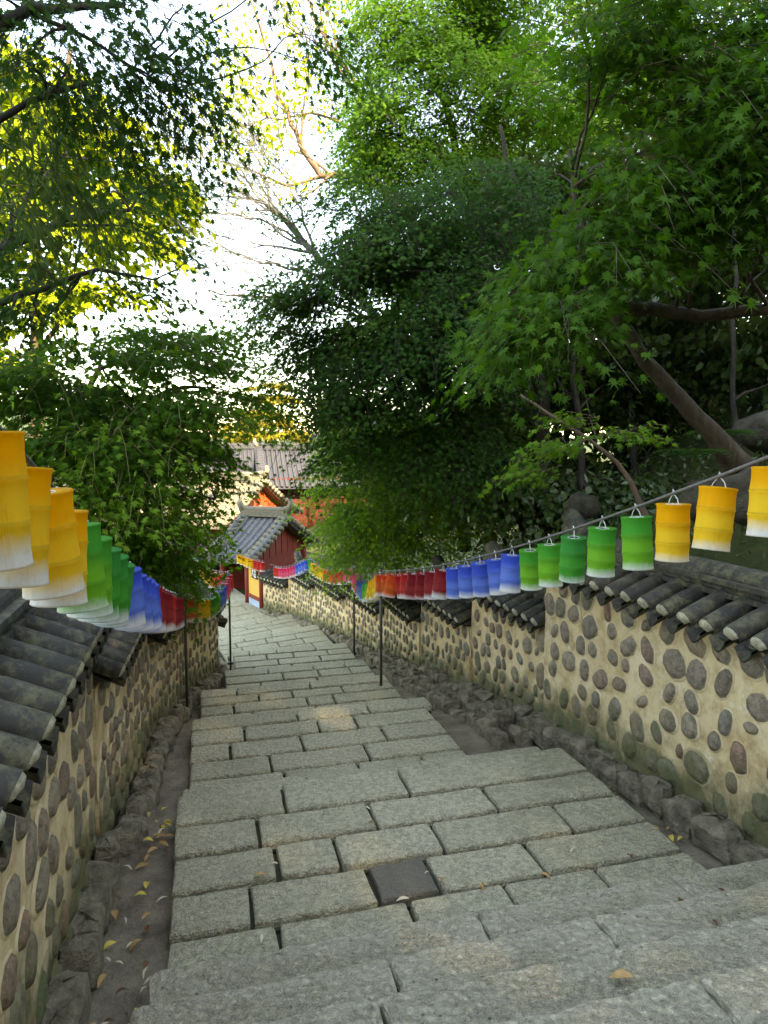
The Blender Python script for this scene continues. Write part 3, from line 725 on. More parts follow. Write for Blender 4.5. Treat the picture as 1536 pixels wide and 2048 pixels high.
def lantern_mesh(mat, n=18):
    b = MB(); r0 = 0.071
    prof = []
    for k in range(3):
        z0 = -LH * k / 3
        prof += [(z0, 1.0), (z0 - 0.004, 1.03), (z0 - 0.010, 0.99), (z0 - LH / 6, 0.965), (z0 - LH / 3 + 0.006, 0.993)]
    prof += [(-LH + 0.003, 1.01), (-LH, 1.0)]
    for z, k in prof:
        for j in range(n):
            t = 2 * math.pi * j / n; w = r0 * k * (1 + 0.012 * math.sin(3 * t + z * 20)); b.v.append((math.cos(t) * w, math.sin(t) * w, z))
    m = len(prof)
    b.f = [(i * n + j, (i + 1) * n + j, (i + 1) * n + (j + 1) % n, i * n + (j + 1) % n) for i in range(m - 1) for j in range(n)]
    o = len(b.v)
    for j in range(n):
        t = 2 * math.pi * j / n; b.v.append((math.cos(t) * r0 * 0.45, math.sin(t) * r0 * 0.45, -0.003))
    b.f += [(j, (j + 1) % n, o + (j + 1) % n, o + j) for j in range(n)]
    b.mi = [0] * len(b.f); return b.mesh('silk_lantern', mat, True)
LM = {k: lantern_mesh(M['l_' + k]) for k in ('yellow', 'green', 'green2', 'blue', 'red', 'crimson', 'orange', 'pink')}
def ring_mesh(r0, z, rr_, mat):
    b = MB(); n, m = 20, 5
    for i in range(n):
        t = 2 * math.pi * i / n
        for j in range(m):
            a = 2 * math.pi * j / m; b.v.append(((r0 + rr_ * math.cos(a)) * math.cos(t), (r0 + rr_ * math.cos(a)) * math.sin(t), z + rr_ * math.sin(a)))
    b.f = [(i * m + j, ((i + 1) % n) * m + j, ((i + 1) % n) * m + (j + 1) % m, i * m + (j + 1) % m) for i in range(n) for j in range(m)]; b.mi = [0] * len(b.f)
    return b.mesh('wire_hoop', mat, True)
ME_RIM = ring_mesh(0.032, -0.003, 0.0022, M['wire'])
hk = MB(); hk.tube([(-0.032, 0, -0.003), (-0.022, 0, 0.022), (-0.008, 0, 0.036), (0.004, 0, 0.042), (0.012, 0, 0.033), (0.022, 0, 0.02), (0.032, 0, -0.003)], 0.0022, 5)
hk.tube([(0.004, 0, 0.040), (0.0, 0.006, 0.062), (-0.006, 0, 0.050)], 0.003, 5)
ME_HOOK = hk.mesh('wire_hook', M['wire'])
CNAME = {'yellow': 'golden yellow', 'green': 'leaf green', 'green2': 'deep green', 'blue': 'blue', 'red': 'bright red', 'crimson': 'dark crimson', 'orange': 'orange red', 'pink': 'pink red'}
def string(pts, cols, spacing, where, rope_label, group, start=0.0, parts=True, jit=0.10, sag=0.0, rope_r=0.006, stop=None):
    """hang lanterns below a sagging rope through pts"""
    P = []
    for a, b in zip(pts, pts[1:]):
        a, b = Vector(a), Vector(b); n = 24
        for i in range(n): t = i / n; P.append(a.lerp(b, t) - UP * (4 * sag * (b - a).length * t * (1 - t)))
    P.append(Vector(pts[-1]))
    rb = MB(); rb.tube([p for p in P[::2]] + [P[-1]], rope_r, 6)
    tag(rb.build('lantern_rope', M['rope'], None, True), rope_label, 'rope')
    dist = [0.0]
    for a, b in zip(P, P[1:]): dist.append(dist[-1] + (b - a).length)
    d, i = start, 0
    ORD = ['first', 'second', 'third', 'fourth', 'fifth', 'sixth', 'seventh', 'eighth', 'ninth', 'tenth']
    seq = [(c, q, k, ri) for ri, (c, k) in enumerate(cols) for q in range(k)]
    for c, q, k, ri in seq:
        while i < len(P) - 2 and dist[i + 1] < d: i += 1
        if d > dist[-1]: break
        t = (d - dist[i]) / max(1e-6, dist[i + 1] - dist[i]); p = P[i].lerp(P[i + 1], t); dv = (P[i + 1] - P[i]).normalized()
        cc = 'green2' if c == 'green' and R.random() < 0.35 else c
        o = link('silk_lantern', LM[cc]); o.location = p - UP * 0.045
        o.rotation_euler = (R.gauss(0, jit * .6), R.gauss(0, jit * .6), math.atan2(dv.y, dv.x) + R.uniform(-.5, .5))
        nth = ORD[q] + ' after the ' + CNAME[cols[ri - 1][0]].split()[-1] if ri else ORD[k - 1 - q] + ' before the ' + CNAME[cols[1][0]].split()[-1]
        tag(o, '%s silk lantern, %s ones, %s' % (CNAME[cc], nth, where), 'lantern', group)
        if parts:
            link('top_ring', ME_RIM, o); link('wire_hook', ME_HOOK, o)
        d += spacing * R.uniform(0.93, 1.07)
    return P
A0 = sa(-0.42, 0.15, -0.52); A1 = Vector((*pl1, EYE - 1.60))
string([A0, A1], [('yellow', 10), ('green', 5), ('blue', 5), ('crimson', 5), ('red', 2), ('crimson', 5)], 0.205, 'above the low tile coping',
       'rope from the upper steps to the post, hung with lanterns over the tile coping', 'lanterns above the low coping', start=0.1, sag=0.022)
A2 = Vector((*pl2, EYE - 1.98))
string([A1, A2], [('orange', 3), ('yellow', 5), ('green', 5), ('blue', 4), ('pink', 3), ('red', 4)], 0.165, 'between the low wall posts',
       'rope between the two posts beside the low wall', 'lanterns between the far posts', start=0.1, sag=0.055, jit=.06)
A3 = A2 + Vector((-1.1, 1.9, -0.05))
string([A2, A3], [('red', 2), ('orange', 2), ('yellow', 4), ('green', 4)], 0.18, 'behind the wall end', 'rope leading from the far post back among the maples', 'lanterns behind the wall end', start=0.15, sag=0.04)
B0 = sa(1.98, 1.2, -0.25); B1 = Vector((*pr1, EYE - 1.50))
string([B0, B1], [('yellow', 5), ('green', 5), ('blue', 5), ('crimson', 4), ('red', 2), ('orange', 3), ('yellow', 6)], 0.285, 'beside the tall plaster wall',
       'grey rope rising from the dark post to the tall tiled wall, hung with lanterns', 'lanterns beside the tall wall', start=0.31, sag=0.022, rope_r=0.0075, jit=.14)
B2 = Vector((*pr2, EYE - 2.10))
string([B1, B2], [('yellow', 4), ('green', 5), ('blue', 4), ('pink', 4)], 0.21, 'between the bending wall posts', 'rope between the two posts along the bending wall', 'lanterns along the bending wall', start=0.12, sag=0.05)
B3 = at(617, 1112, 15.6); B4 = at(540, 1128, 18.2)
string([B2, B3], [('pink', 3), ('red', 4), ('orange', 4), ('yellow', 6), ('green', 7)], 0.185, 'over the wall by the gate', 'rope from the thin post up over the wall by the gate', 'lanterns over the wall by the gate', start=0.15, sag=0.045)
string([B3, B4], [('blue', 4), ('pink', 6), ('red', 2)], 0.215, 'across the wall beside the gate', 'rope across the low wall beside the gate', 'lanterns beside the gate', start=0.12, sag=0.05, jit=.05)
B5 = at(462, 1098, 20.2)
string([at(528, 1122, 18.4), B5], [('red', 3), ('yellow', 5)], 0.22, 'under the gate eave', 'rope under the eave of the gate', 'lanterns under the gate eave', start=0.1, sag=0.02, jit=.04)

# ------------------------------------------------------------------ temple buildings
def tiled_roof(parent, c, rd, L, half, drop, pitch_sp=0.2, mat=None, r0=0.07, both=True, old=None, curve=0.18):
    """gable roof: ridge centre c, ridge direction rd, ridge length L, half span, drop; concave slopes of half-round rows"""
    mat = mat or M['tile_far']; rd = Vector(rd).normalized(); cr = Vector((rd.y, -rd.x, 0))
    inv = Matrix.Translation(-parent.location)
    n = int(L / pitch_sp)
    for side in (1, -1):
        b = MB(); deck = MB(); K = 7
        def prof(t): return half * t, -drop * (t + curve * (t * (1 - t)) * 1.6)
        for i in range(n + 1):
            x = -L / 2 + L * i / n; lift = 0.10 * (abs(2 * i / n - 1) ** 3)
            pts = []
            for k in range(K + 1):
                t = k / K; yy, zz = prof(t); pts.append(inv @ (c + rd * x + cr * side * yy + UP * (zz + lift)))
            b.tube(pts, r0, 6)
        for i in range(2):
            x = (-L / 2, L / 2)[i]
            for k in range(K + 1):
                yy, zz = prof(k / K)
                for dz in (-0.0, -0.12): deck.v.append(inv @ (c + rd * x + cr * side * yy * 0.99 + UP * (zz + dz + 0.02)))
        m = (K + 1) * 2
        for k in range(K): deck.f += [(2 * k, 2 * k + 2, m + 2 * k + 2, m + 2 * k), (2 * k + 1, m + 2 * k + 1, m + 2 * k + 3, 2 * k + 3), (2 * k, 2 * k + 1, 2 * k + 3, 2 * k + 2), (m + 2 * k, m + 2 * k + 2, m + 2 * k + 3, m + 2 * k + 1)]
        deck.f.append((2 * K, 2 * K + 1, m + 2 * K + 1, m + 2 * K)); deck.mi = [0] * len(deck.f)
        tag(b.build('tile_rows', mat, parent, True), kind='stuff'); deck.build('roof_deck', mat, parent)
        # rake: short cross tiles along both gable edges
        rk = MB()
        for e in (-1, 1):
            for k in range(int(half / 0.22)):
                t = (k + 0.5) / int(half / 0.22); yy, zz = prof(t)
                q = c + rd * (e * L / 2) + cr * side * yy + UP * (zz + 0.10)
                rk.tube([inv @ (q - rd * e * 0.25), inv @ (q + rd * e * 0.16 - UP * 0.07)], [r0 * 1.1, r0 * 1.2], 7)
        tag(rk.build('rake_tiles', old or mat, parent, True), kind='stuff')
    rg = MB()
    for k, (w, z) in enumerate(((0.34, 0.06), (0.28, 0.13), (0.22, 0.20))):
        rg.beam(inv @ (c - rd * (L / 2 + .05) + UP * z), inv @ (c + rd * (L / 2 + .05) + UP * z), w, 0.065)
    rg.tube([inv @ (c - rd * (L / 2 + .15) + UP * 0.34), inv @ (c - rd * L * .4 + UP * .26), inv @ (c + rd * L * .4 + UP * .26), inv @ (c + rd * (L / 2 + .15) + UP * 0.34)], 0.09, 8)
    rg.build('ridge', old or mat, parent)
    fi = MB()
    for e in (-1, 1): fi.tube([inv @ (c + rd * e * (L / 2 + .02) + UP * .2), inv @ (c + rd * e * (L / 2 + .16) + UP * .45), inv @ (c + rd * e * (L / 2 + .12) + UP * .62)], [0.13, 0.10, 0.06], 8)
    fi.build('ridge_ornament', M['tile_old'], parent, True)
def gable(parent, c, rd, L, half, drop, mat, low=0.0, inset=0.35, curve=0.18, name='gable_boards'):
    rd = Vector(rd).normalized(); cr = Vector((rd.y, -rd.x, 0)); inv = Matrix.Translation(-parent.location)
    b = MB(); w = 0.20; nb = int(2 * half * 0.93 / w)
    for e in (-1, 1):
        for i in range(nb):
            y0 = -half * 0.93 + i * w; y1 = y0 + w - 0.022; ym = (y0 + y1) / 2
            t = abs(ym) / half; zt = -drop * (t + curve * (t * (1 - t)) * 1.6) - 0.10
            zb = -drop * 1.02 - low
            if zt - zb < 0.05: continue
            q = c + rd * e * (L / 2 - inset); off = rd * (e * (0.012 if i % 2 else 0.0))
            b.beam(inv @ (q + off + cr * ym + UP * zb), inv @ (q + off + cr * ym + UP * zt), 0.05, y1 - y0, up=rd.cross(UP) if False else cr)
        q = c + rd * e * (L / 2 - inset - 0.06)
        b.add([inv @ (q - cr * half * .92 + UP * (-drop - low)), inv @ (q + cr * half * .92 + UP * (-drop - low)), inv @ (q + UP * -0.1)], [(0, 1, 2)])
    b.build(name, mat, parent)

RD = (0.94, -0.34, 0)
# gate
c3 = at(577, 1036, 22.3) - Vector(RD) * 0.85
gate = empty('gate_building', (c3.x, c3.y, EYE - 4.5)); tag(gate, 'red timber gate with grey tiled gable roof and yellow panel below the stairs', 'gate')
tiled_roof(gate, c3, RD, 1.6, 2.35, 1.05, 0.21, M['tile_far'], 0.07, old=M['tile_old'])
gable(gate, c3, RD, 1.6, 2.35, 1.05, M['red'], 0.15)
gi = Matrix.Translation(-gate.location)
g0 = Vector((*from_px(497, 1203, 4.46), EYE - 4.48)); g1 = Vector((*from_px(524, 1217, 4.46), EYE - 4.48))
for nm, q, w in (('post', g0, 0.17), ('post', g1, 0.13)):
    b = MB(); b.tube([gi @ (q - UP * .1), gi @ (q + UP * 1.28)], w / 2 * 1.1, 10); b.build(nm, M['red'], gate, True)
du = (g1 - g0).normalized(); Lp = (g1 - g0).length
b = MB(); b.beam(gi @ (g0 + UP * .72 + du * .08), gi @ (g1 + UP * .72 - du * .06), 0.03, 0.90); b.build('yellow_panel', M['yellow'], gate)
b = MB(); b.beam(gi @ (g0 + UP * .245), gi @ (g1 + UP * .245), 0.09, 0.10); b.build('rail', M['red'], gate)
b = MB(); b.beam(gi @ (g0 + UP * .09 + du * .08), gi @ (g1 + UP * .09 - du * .06), 0.04, 0.20); b.build('skirting_board', M['blueboard'], gate)
b = MB(); b.beam(gi @ (g0 + UP * 1.20), gi @ (g1 + UP * 1.20), 0.12, 0.14); b.build('lintel', M['red'], gate)
pn = Vector((du.y, -du.x, 0));  pn = pn if pn.y < 0 else -pn
# plaque with brushed characters
pq = g0 + du * (Lp * 0.62) + UP * 0.98 + pn * 0.05
b = MB(); b.box((0, 0, 0), 0.40, 0.03, 0.36); pl = link('plaque', b.mesh('plaque', M['darkwood']), gate, gi @ frame(pq, -du if False else du, -pn, UP))
st = MB()
for x0, z0, x1, z1, w in [(-.13, .10, .0, .12, .028), (-.07, .14, -.09, -.02, .026), (-.14, .02, -.01, .04, .028), (-.10, -.02, -.15, -.13, .024), (-.06, -.02, .0, -.12, .026),
                          (.04, .13, .14, .10, .026), (.09, .14, .08, -.12, .03), (.03, .03, .15, .03, .026), (.05, -.05, .14, -.06, .024), (.03, -.13, .15, -.12, .028)]:
    st.beam((x0, -0.02, z0), (x1, -0.02, z1), 0.008, w, up=Vector((0, 1, 0)) if False else UP)
st.build('brushed_characters', M['white'], pl)
# body of gate under roof
b = MB()
crg = Vector((RD[1], -RD[0], 0)).normalized(); rdv = Vector(RD).normalized()
for e in (-1, 1):
    for f_ in (-1, 1):
        q = c3 + rdv * e * 0.5 + crg * f_ * 1.75
        pb = MB(); pb.tube([gi @ Vector((q.x, q.y, EYE - 4.6)), gi @ (q - UP * 1.0)], 0.10, 10); pb.build('pillar', M['red'], gate, True)
b.beam(gi @ (c3 - UP * 2.0 + rdv * .42 - crg * 1.7), gi @ (c3 - UP * 2.0 + rdv * .42 + crg * 1.7), 0.06, 1.7); b.build('side_wall', M['red'], gate)
for q0, q1 in (((-1, -1), (1, -1)), ((-1, 1), (1, 1))):
    bb = MB(); bb.beam(gi @ (c3 + rdv * q0[0] * .6 + crg * q0[1] * 1.75 - UP * 1.12), gi @ (c3 + rdv * q1[0] * .6 + crg * q1[1] * 1.75 - UP * 1.12), 0.14, 0.2); bb.build('beam', M['red'], gate)

# hall behind the gate with sunlit vermilion gable
c2 = at(528, 962, 27.5) - Vector(RD) * 2.5
hall = empty('temple_hall', (c2.x, c2.y, EYE - 4.9)); tag(hall, 'temple hall with lichen-covered tile roof and sunlit vermilion gable behind the gate', 'temple')
tiled_roof(hall, c2, RD, 5.0, 3.1, 1.5, 0.22, M['tile_old'], 0.075, old=M['tile_old'])
gable(hall, c2, RD, 5.0, 3.1, 1.5, M['orange'], 0.35)
hi = Matrix.Translation(-hall.location)
for f_ in (-1, 1):
    b = MB(); b.beam(hi @ (c2 - rdv * 2.1 + crg * f_ * 2.4 - UP * 2.7), hi @ (c2 + rdv * 2.1 + crg * f_ * 2.4 - UP * 2.7), 0.1, 2.6); b.build('wall', M['red'], hall)
b = MB(); b.beam(hi @ (c2 + rdv * 2.08 - crg * 2.38 - UP * 2.9), hi @ (c2 + rdv * 2.08 + crg * 2.38 - UP * 2.9), 0.1, 2.4); b.build('wall', M['red'], hall)
for i in range(5):
    q = c2 + rdv * (-2.1 + i * 1.05) - crg * -2.47 - UP * 2.7
    b = MB(); b.tube([hi @ (q - UP * 1.4), hi @ (q + UP * 1.3)], 0.11, 8); b.build('pillar', M['red'], hall, True)
# main hall at the back
def big_hall(name, label, c, rd, L, half, drop, matr, wallm):
    o = empty(name, (c.x, c.y, EYE - 5.2)); tag(o, label, 'temple')
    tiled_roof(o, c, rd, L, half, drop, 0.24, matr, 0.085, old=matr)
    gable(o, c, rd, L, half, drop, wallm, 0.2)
    oi = Matrix.Translation(-o.location); r_ = Vector(rd).normalized(); k = Vector((r_.y, -r_.x, 0))
    for f_ in (-1, 1):
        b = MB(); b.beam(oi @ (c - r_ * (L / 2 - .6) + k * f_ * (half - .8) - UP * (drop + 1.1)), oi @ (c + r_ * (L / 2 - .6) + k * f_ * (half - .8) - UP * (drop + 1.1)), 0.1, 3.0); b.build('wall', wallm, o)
    for e in (-1, 1):
        b = MB(); b.beam(oi @ (c + r_ * e * (L / 2 - .6) - k * (half - .85) - UP * (drop + 1.1)), oi @ (c + r_ * e * (L / 2 - .6) + k * (half - .85) - UP * (drop + 1.1)), 0.1, 3.0); b.build('wall', wallm, o)
    for i in range(int(L / 1.6)):
        q = c + r_ * (-L / 2 + .8 + 1.6 * i)
        for f_ in (-1, 1):
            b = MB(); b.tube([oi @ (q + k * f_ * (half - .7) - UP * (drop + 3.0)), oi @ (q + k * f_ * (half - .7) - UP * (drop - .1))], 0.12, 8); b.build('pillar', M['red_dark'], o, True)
    return o
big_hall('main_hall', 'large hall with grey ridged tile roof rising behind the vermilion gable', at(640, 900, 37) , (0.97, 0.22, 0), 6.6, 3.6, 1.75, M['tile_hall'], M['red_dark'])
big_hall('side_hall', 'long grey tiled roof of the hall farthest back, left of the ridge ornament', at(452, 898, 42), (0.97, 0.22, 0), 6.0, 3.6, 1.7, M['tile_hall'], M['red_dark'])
big_hall('low_hall', 'low red building with grey tile roof glimpsed under the maple by the path end', at(400, 1048, 26), (0.9, 0.43, 0), 4.4, 2.4, 1.1, M['tile_hall'], M['red'])

# ------------------------------------------------------------------ foliage
def star(tips, notch, base=0.12):
    """maple leaf outline around a centre: returns verts (k,3), tris"""
    v = [(0.0, 0.42, -0.02)]
    out = [(0.0, 0.0)]
    for i, (ang, ln) in enumerate(tips):
        t = math.radians(ang)
        if i: 
            tm = math.radians((ang + tips[i - 1][0]) / 2); out.append((math.sin(tm) * notch, 0.42 + math.cos(tm) * notch))
        out.append((math.sin(t) * ln, 0.42 + math.cos(t) * ln))
    for x, y in out: v.append((x, y, -0.16 * abs(x) - 0.12 * max(0, y - .5)))
    n = len(out)
    return np.array(v, np.float32), np.array([(0, 1 + i, 1 + (i + 1) % n) for i in range(n)], np.int32)
LEAF7 = star([(-135, .34), (-90, .52), (-45, .62), (0, .70), (45, .62), (90, .52), (135, .34)], 0.145)
LEAF5 = star([(-105, .50), (-52, .62), (0, .70), (52, .62), (105, .50)], 0.145)
LEAFD = (np.array([(0, 0, 0), (0.2, 0.45, .03), (0, 1, -.08), (-0.2, 0.45, .03)], np.float32), np.array([(0, 1, 2), (0, 2, 3)], np.int32))
LEAFL = (np.array([(0, 0, 0), (0.075, 0.35, .02), (0, 1, -.10), (-0.075, 0.35, .02)], np.float32), np.array([(0, 1, 2), (0, 2, 3)], np.int32))
LEAFB = (np.array([(0, 0, 0), (0.30, 0.25, .03), (0.32, 0.6, 0), (0, 1, -.1), (-0.32, 0.6, 0), (-0.30, 0.25, .03)], np.float32), np.array([(0, 1, 2), (0, 2, 3), (0, 3, 4), (0, 4, 5)], np.int32))
def unit(a): return a / np.maximum(1e-6, np.linalg.norm(a, axis=-1, keepdims=True))
def leaves(P, D, N, size, shape):
    sv, st_ = shape; n = len(P)
    D = unit(D); X = unit(np.cross(D, N)); N2 = np.cross(X, D)
    V = (P[:, None, :] + size[:, None, None] * (sv[None, :, 0:1] * X[:, None, :] + sv[None, :, 1:2] * D[:, None, :] + sv[None, :, 2:3] * N2[:, None, :]))
    T = st_[None] + (np.arange(n) * len(sv))[:, None, None]
    return V.reshape(-1, 3), T.reshape(-1, 3)
def prisms(A, B, ra, rb):
    """thin three-sided twigs from A to B"""
    d = unit(B - A); ref = np.where(np.abs(d[:, 2:3]) > 0.9, np.array([[1., 0, 0]]), np.array([[0., 0, 1.]]))
    s = unit(np.cross(d, ref)); u = np.cross(s, d); V = []
    for P, r_ in ((A, ra), (B, rb)):
        for k in range(3):
            t = 2 * math.pi * k / 3; V.append(P + (s * math.cos(t) + u * math.sin(t)) * r_)
    V = np.stack(V, 1); F_ = np.array([(0, 1, 4), (0, 4, 3), (1, 2, 5), (1, 5, 4), (2, 0, 3), (2, 3, 5)])
    T = F_[None] + (np.arange(len(A)) * 6)[:, None, None]
    return V.reshape(-1, 3), T.reshape(-1, 3)

def sprays(C, rad, n, origin, m, leaf, spread, droop, shape, flat=0.35, lk=0.75, outn=0.55, shell=0.45, nn=0.42):
    """n leafy sprays inside an ellipsoid; returns leaf arrays and twig segments"""
    q = unit(NR.normal(size=(n, 3))); rr_ = shell + (1 - shell) * NR.random((n, 1)) ** 0.6
    rr_ = rr_ * np.where(NR.random((n, 1)) < 0.16, NR.uniform(1.15, 1.6, (n, 1)), 1.0)
    B = np.array(C)[None] + q * rr_ * np.array(rad)[None]
    out = B - np.array(origin)[None]; out[:, 2] *= 0.4
    D = unit(unit(out) + 0.45 * NR.normal(size=(n, 3)) * np.array([1, 1, .5])); D[:, 2] = D[:, 2] * 0.5 - 0.12; D = unit(D)
    S = unit(np.cross(D, np.array([[0, 0, 1.]]))); U = np.cross(S, D)
    L = spread * NR.uniform(0.5, 1.5, (n, 1))
    t = (np.arange(m)[None, :] + NR.random((n, m))) / m
    side = np.where(np.arange(m)[None, :] % 2, 1.0, -1.0) * NR.uniform(0.15, 1.0, (n, m)) * 0.55 * (1.15 - 0.75 * t)
    dz = -droop * t ** 2 + NR.normal(size=(n, m)) * flat * 0.10 - 0.10 * droop * np.abs(side)
    P = B[:, None] + L[:, None] * (t[..., None] * D[:, None] + side[..., None] * S[:, None] + dz[..., None] * np.array([0, 0, 1.]))
    ld = D[:, None] * 0.65 + S[:, None] * side[..., None] * 1.3 + np.array([0, 0, -1.]) * (0.25 + droop * 0.9 * t[..., None]) + 0.35 * NR.normal(size=(n, m, 3))
    ln = np.array([0, 0, 1.]) * lk + unit(out)[:, None] * outn + nn * NR.normal(size=(n, m, 3))
    sz = leaf * NR.uniform(0.7, 1.2, (n, m))
    tw_a = B - D * L * 0.25; tw_b = B + D * L * 0.55 + np.array([0, 0, -1.]) * L * droop * 0.3; tw_c = B + D * L + np.array([0, 0, -1.]) * L * droop
    V, T = leaves(P.reshape(-1, 3), ld.reshape(-1, 3), ln.reshape(-1, 3), sz.ravel(), shape)
    return V, T, (tw_a, tw_b, tw_c), B

def curve_pts(a, b, k=5, bow=0.12, rr=R):
    a, b = Vector(a), Vector(b); L = (b - a).length; off = Vector((rr.uniform(-1, 1), rr.uniform(-1, 1), rr.uniform(0.1, 1))) * bow * L
    return [a.lerp(b, t) + off * math.sin(math.pi * t) + Vector((rr.uniform(-1, 1), rr.uniform(-1, 1), rr.uniform(-1, 1))) * 0.02 * L for t in [i / k for i in range(k + 1)]]

def tree(name, label, limbs, clumps, mat, bark, leaf=0.08, shape=LEAF5, m=16, spread=0.45, droop=0.45, group=None, dens=1.0, twigs=True, branches=6, tw_r=0.004, cat='tree', twmat=None, sub=True, split=5, **kw):
    """limbs: [(list of (px,py,depth), r0, r1)], clumps: [(px,py,depth, rx_px, ry_px, rdepth, sprays)]"""
    base = at(*limbs[0][0][0]); root = empty(name, base); tag(root, label, cat, group)
    inv = Matrix.Translation(-base); ib = np.array(base)
    lp = []
    for i, (pts, r0, r1) in enumerate(limbs):
        P = [at(*p) for p in pts]
        # refine with a little crookedness
        Q = []
        for a, b in zip(P, P[1:]):
            for k in range(4):
                t = k / 4; Q.append(a.lerp(b, t) + Vector((R.uniform(-1, 1), R.uniform(-1, 1), R.uniform(-1, 1))) * (b - a).length * 0.02)
        Q.append(P[-1]); n = len(Q); rad = [r0 + (r1 - r0) * (j / (n - 1)) ** 0.8 for j in range(n)]
        if i == 0: rad = [r_ * (1.35 - 0.35 * min(1, j / 3)) for j, r_ in enumerate(rad)]
        b = MB(); b.tube([inv @ q for q in Q], rad, 10)
        b.build('trunk' if i == 0 else 'limb', M[bark], root, True)
        lp += [(q, r_) for q, r_ in zip(Q, rad)]
    LV, LT, o = [], [], 0; ta, tb, tc = [], [], []; br = MB()
    CL = []
    for cx, cy, dp, rx, ry, rz, ns in clumps:
        C = at(cx, cy, dp); rad = (rx / F * dp, rz, ry / F * dp); k = split if ns >= 12 else 1
        for q in range(k):
            f = Vector([R.uniform(-.72, .72) for _ in range(3)]) if k > 1 else Vector((0, 0, 0)); sc_ = R.uniform(.42, .7) if k > 1 else 1.0
            CL.append((C + Vector((f.x * rad[0], f.y * rad[1], f.z * rad[2])), tuple(x * sc_ * w for x, w in zip(rad, (1.15, 1.1, .75))), max(2, int(ns * dens / k))))
    for C, rad, ns in CL:
        org, orad = min(lp, key=lambda q: (q[0] - C).length + (0.0 if q[1] > 0.02 else 1.0))
        V, T, tw, B = sprays(C, rad, ns, org, m, leaf, spread, droop, shape, **kw)
        LV.append(V - ib); LT.append(T + o); o += len(V)
        ta.append(tw[0] - ib); tb.append(tw[1] - ib); tc.append(tw[2] - ib)
        if sub:
            for k in range(1 if R.random() < branches / (2.5 * split) else 0):
                e = B[R.randrange(len(B))]; near = sorted(lp, key=lambda q: (q[0] - Vector(e)).length)[:6]; o2, r2 = R.choice(near); br.tube([inv @ p for p in curve_pts(o2, Vector(e), 6)], [min(r2 * 0.6, 0.016) * (1 - 0.8 * j / 6) + 0.003 for j in range(7)], 5, False)
    V, T = np.concatenate(LV), np.concatenate(LT)
    link('crown', bulk_mesh('crown', V, T, M[mat]), root)
    if br.v: br.build('branches', M[bark], root, True)['kind'] = 'stuff'
    if twigs:
        a, b, c = np.concatenate(ta), np.concatenate(tb), np.concatenate(tc)
        V1, T1 = prisms(a, b, tw_r, tw_r * .8); V2, T2 = prisms(b, c, tw_r * .8, tw_r * .4)
        link('twigs', bulk_mesh('twigs', np.concatenate([V1, V2]), np.concatenate([T1, T2 + len(V1)]), M[twmat or bark]), root)['kind'] = 'stuff'
    return root

GR = 'trees on the bank behind the tall wall'; GL = 'trees over the low wall'
# --- bank side
tree('maple_tree', 'leaning maple with smooth brown trunk and forked limbs on the bank above the tall wall',
     [([(1492, 945, 5.6), (1392, 832, 5.5), (1290, 720, 5.4), (1213, 605, 5.3), (1180, 510, 5.25), (1150, 400, 5.2), (1140, 300, 5.2)], 0.088, 0.013),
      ([(1232, 632, 5.32), (1300, 616, 5.3), (1400, 632, 5.2), (1540, 618, 5.0), (1680, 590, 4.9)], 0.055, 0.04),
      ([(1213, 605, 5.3), (1215, 480, 5.5), (1262, 330, 5.6), (1320, 130, 5.6)], 0.045, 0.012),
      ([(1300, 616, 5.3), (1180, 600, 5.0), (1080, 560, 4.8)], 0.04, 0.012)],
     [(1420, 60, 4.4, 190, 140, .8, 95), (1300, 180, 4.7, 150, 120, .7, 80), (1400, 330, 4.5, 140, 110, .6, 80), (1500, 440, 4.5, 90, 60, .6, 40), (1240, 400, 4.7, 110, 90, .6, 60),
      (1150, 500, 4.7, 95, 80, .5, 60), (1100, 590, 4.7, 85, 70, .5, 50), (1080, 680, 4.7, 40, 45, .3, 10), (1200, 90, 5.0, 140, 110, .7, 60), (1500, 230, 4.2, 90, 130, .6, 50)],
     'maple_mid', 'bark', 0.092, LEAF7, 20, 0.46, 0.55, GR, 1.25, branches=3)
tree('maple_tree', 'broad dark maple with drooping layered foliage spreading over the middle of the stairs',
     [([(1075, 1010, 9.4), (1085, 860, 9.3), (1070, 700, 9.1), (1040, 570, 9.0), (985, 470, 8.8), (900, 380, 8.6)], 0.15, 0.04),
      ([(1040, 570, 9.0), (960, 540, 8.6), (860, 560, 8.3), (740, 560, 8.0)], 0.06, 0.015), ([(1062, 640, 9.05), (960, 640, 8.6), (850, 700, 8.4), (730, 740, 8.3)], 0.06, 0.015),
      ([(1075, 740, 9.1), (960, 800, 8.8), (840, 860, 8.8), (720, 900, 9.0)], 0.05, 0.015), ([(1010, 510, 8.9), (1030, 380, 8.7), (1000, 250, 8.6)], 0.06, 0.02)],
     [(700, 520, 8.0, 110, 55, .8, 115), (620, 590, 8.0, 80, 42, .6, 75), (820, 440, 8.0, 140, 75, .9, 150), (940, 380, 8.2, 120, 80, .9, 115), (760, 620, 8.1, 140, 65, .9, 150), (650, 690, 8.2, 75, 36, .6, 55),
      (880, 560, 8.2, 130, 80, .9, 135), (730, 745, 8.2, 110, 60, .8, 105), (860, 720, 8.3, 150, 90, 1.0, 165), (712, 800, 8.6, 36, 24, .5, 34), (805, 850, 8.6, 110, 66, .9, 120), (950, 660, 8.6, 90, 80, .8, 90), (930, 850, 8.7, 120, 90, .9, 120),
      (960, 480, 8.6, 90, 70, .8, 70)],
     'maple_dark', 'bark_dark', 0.062, LEAF5, 30, 0.62, 0.62, GR, 1.35)
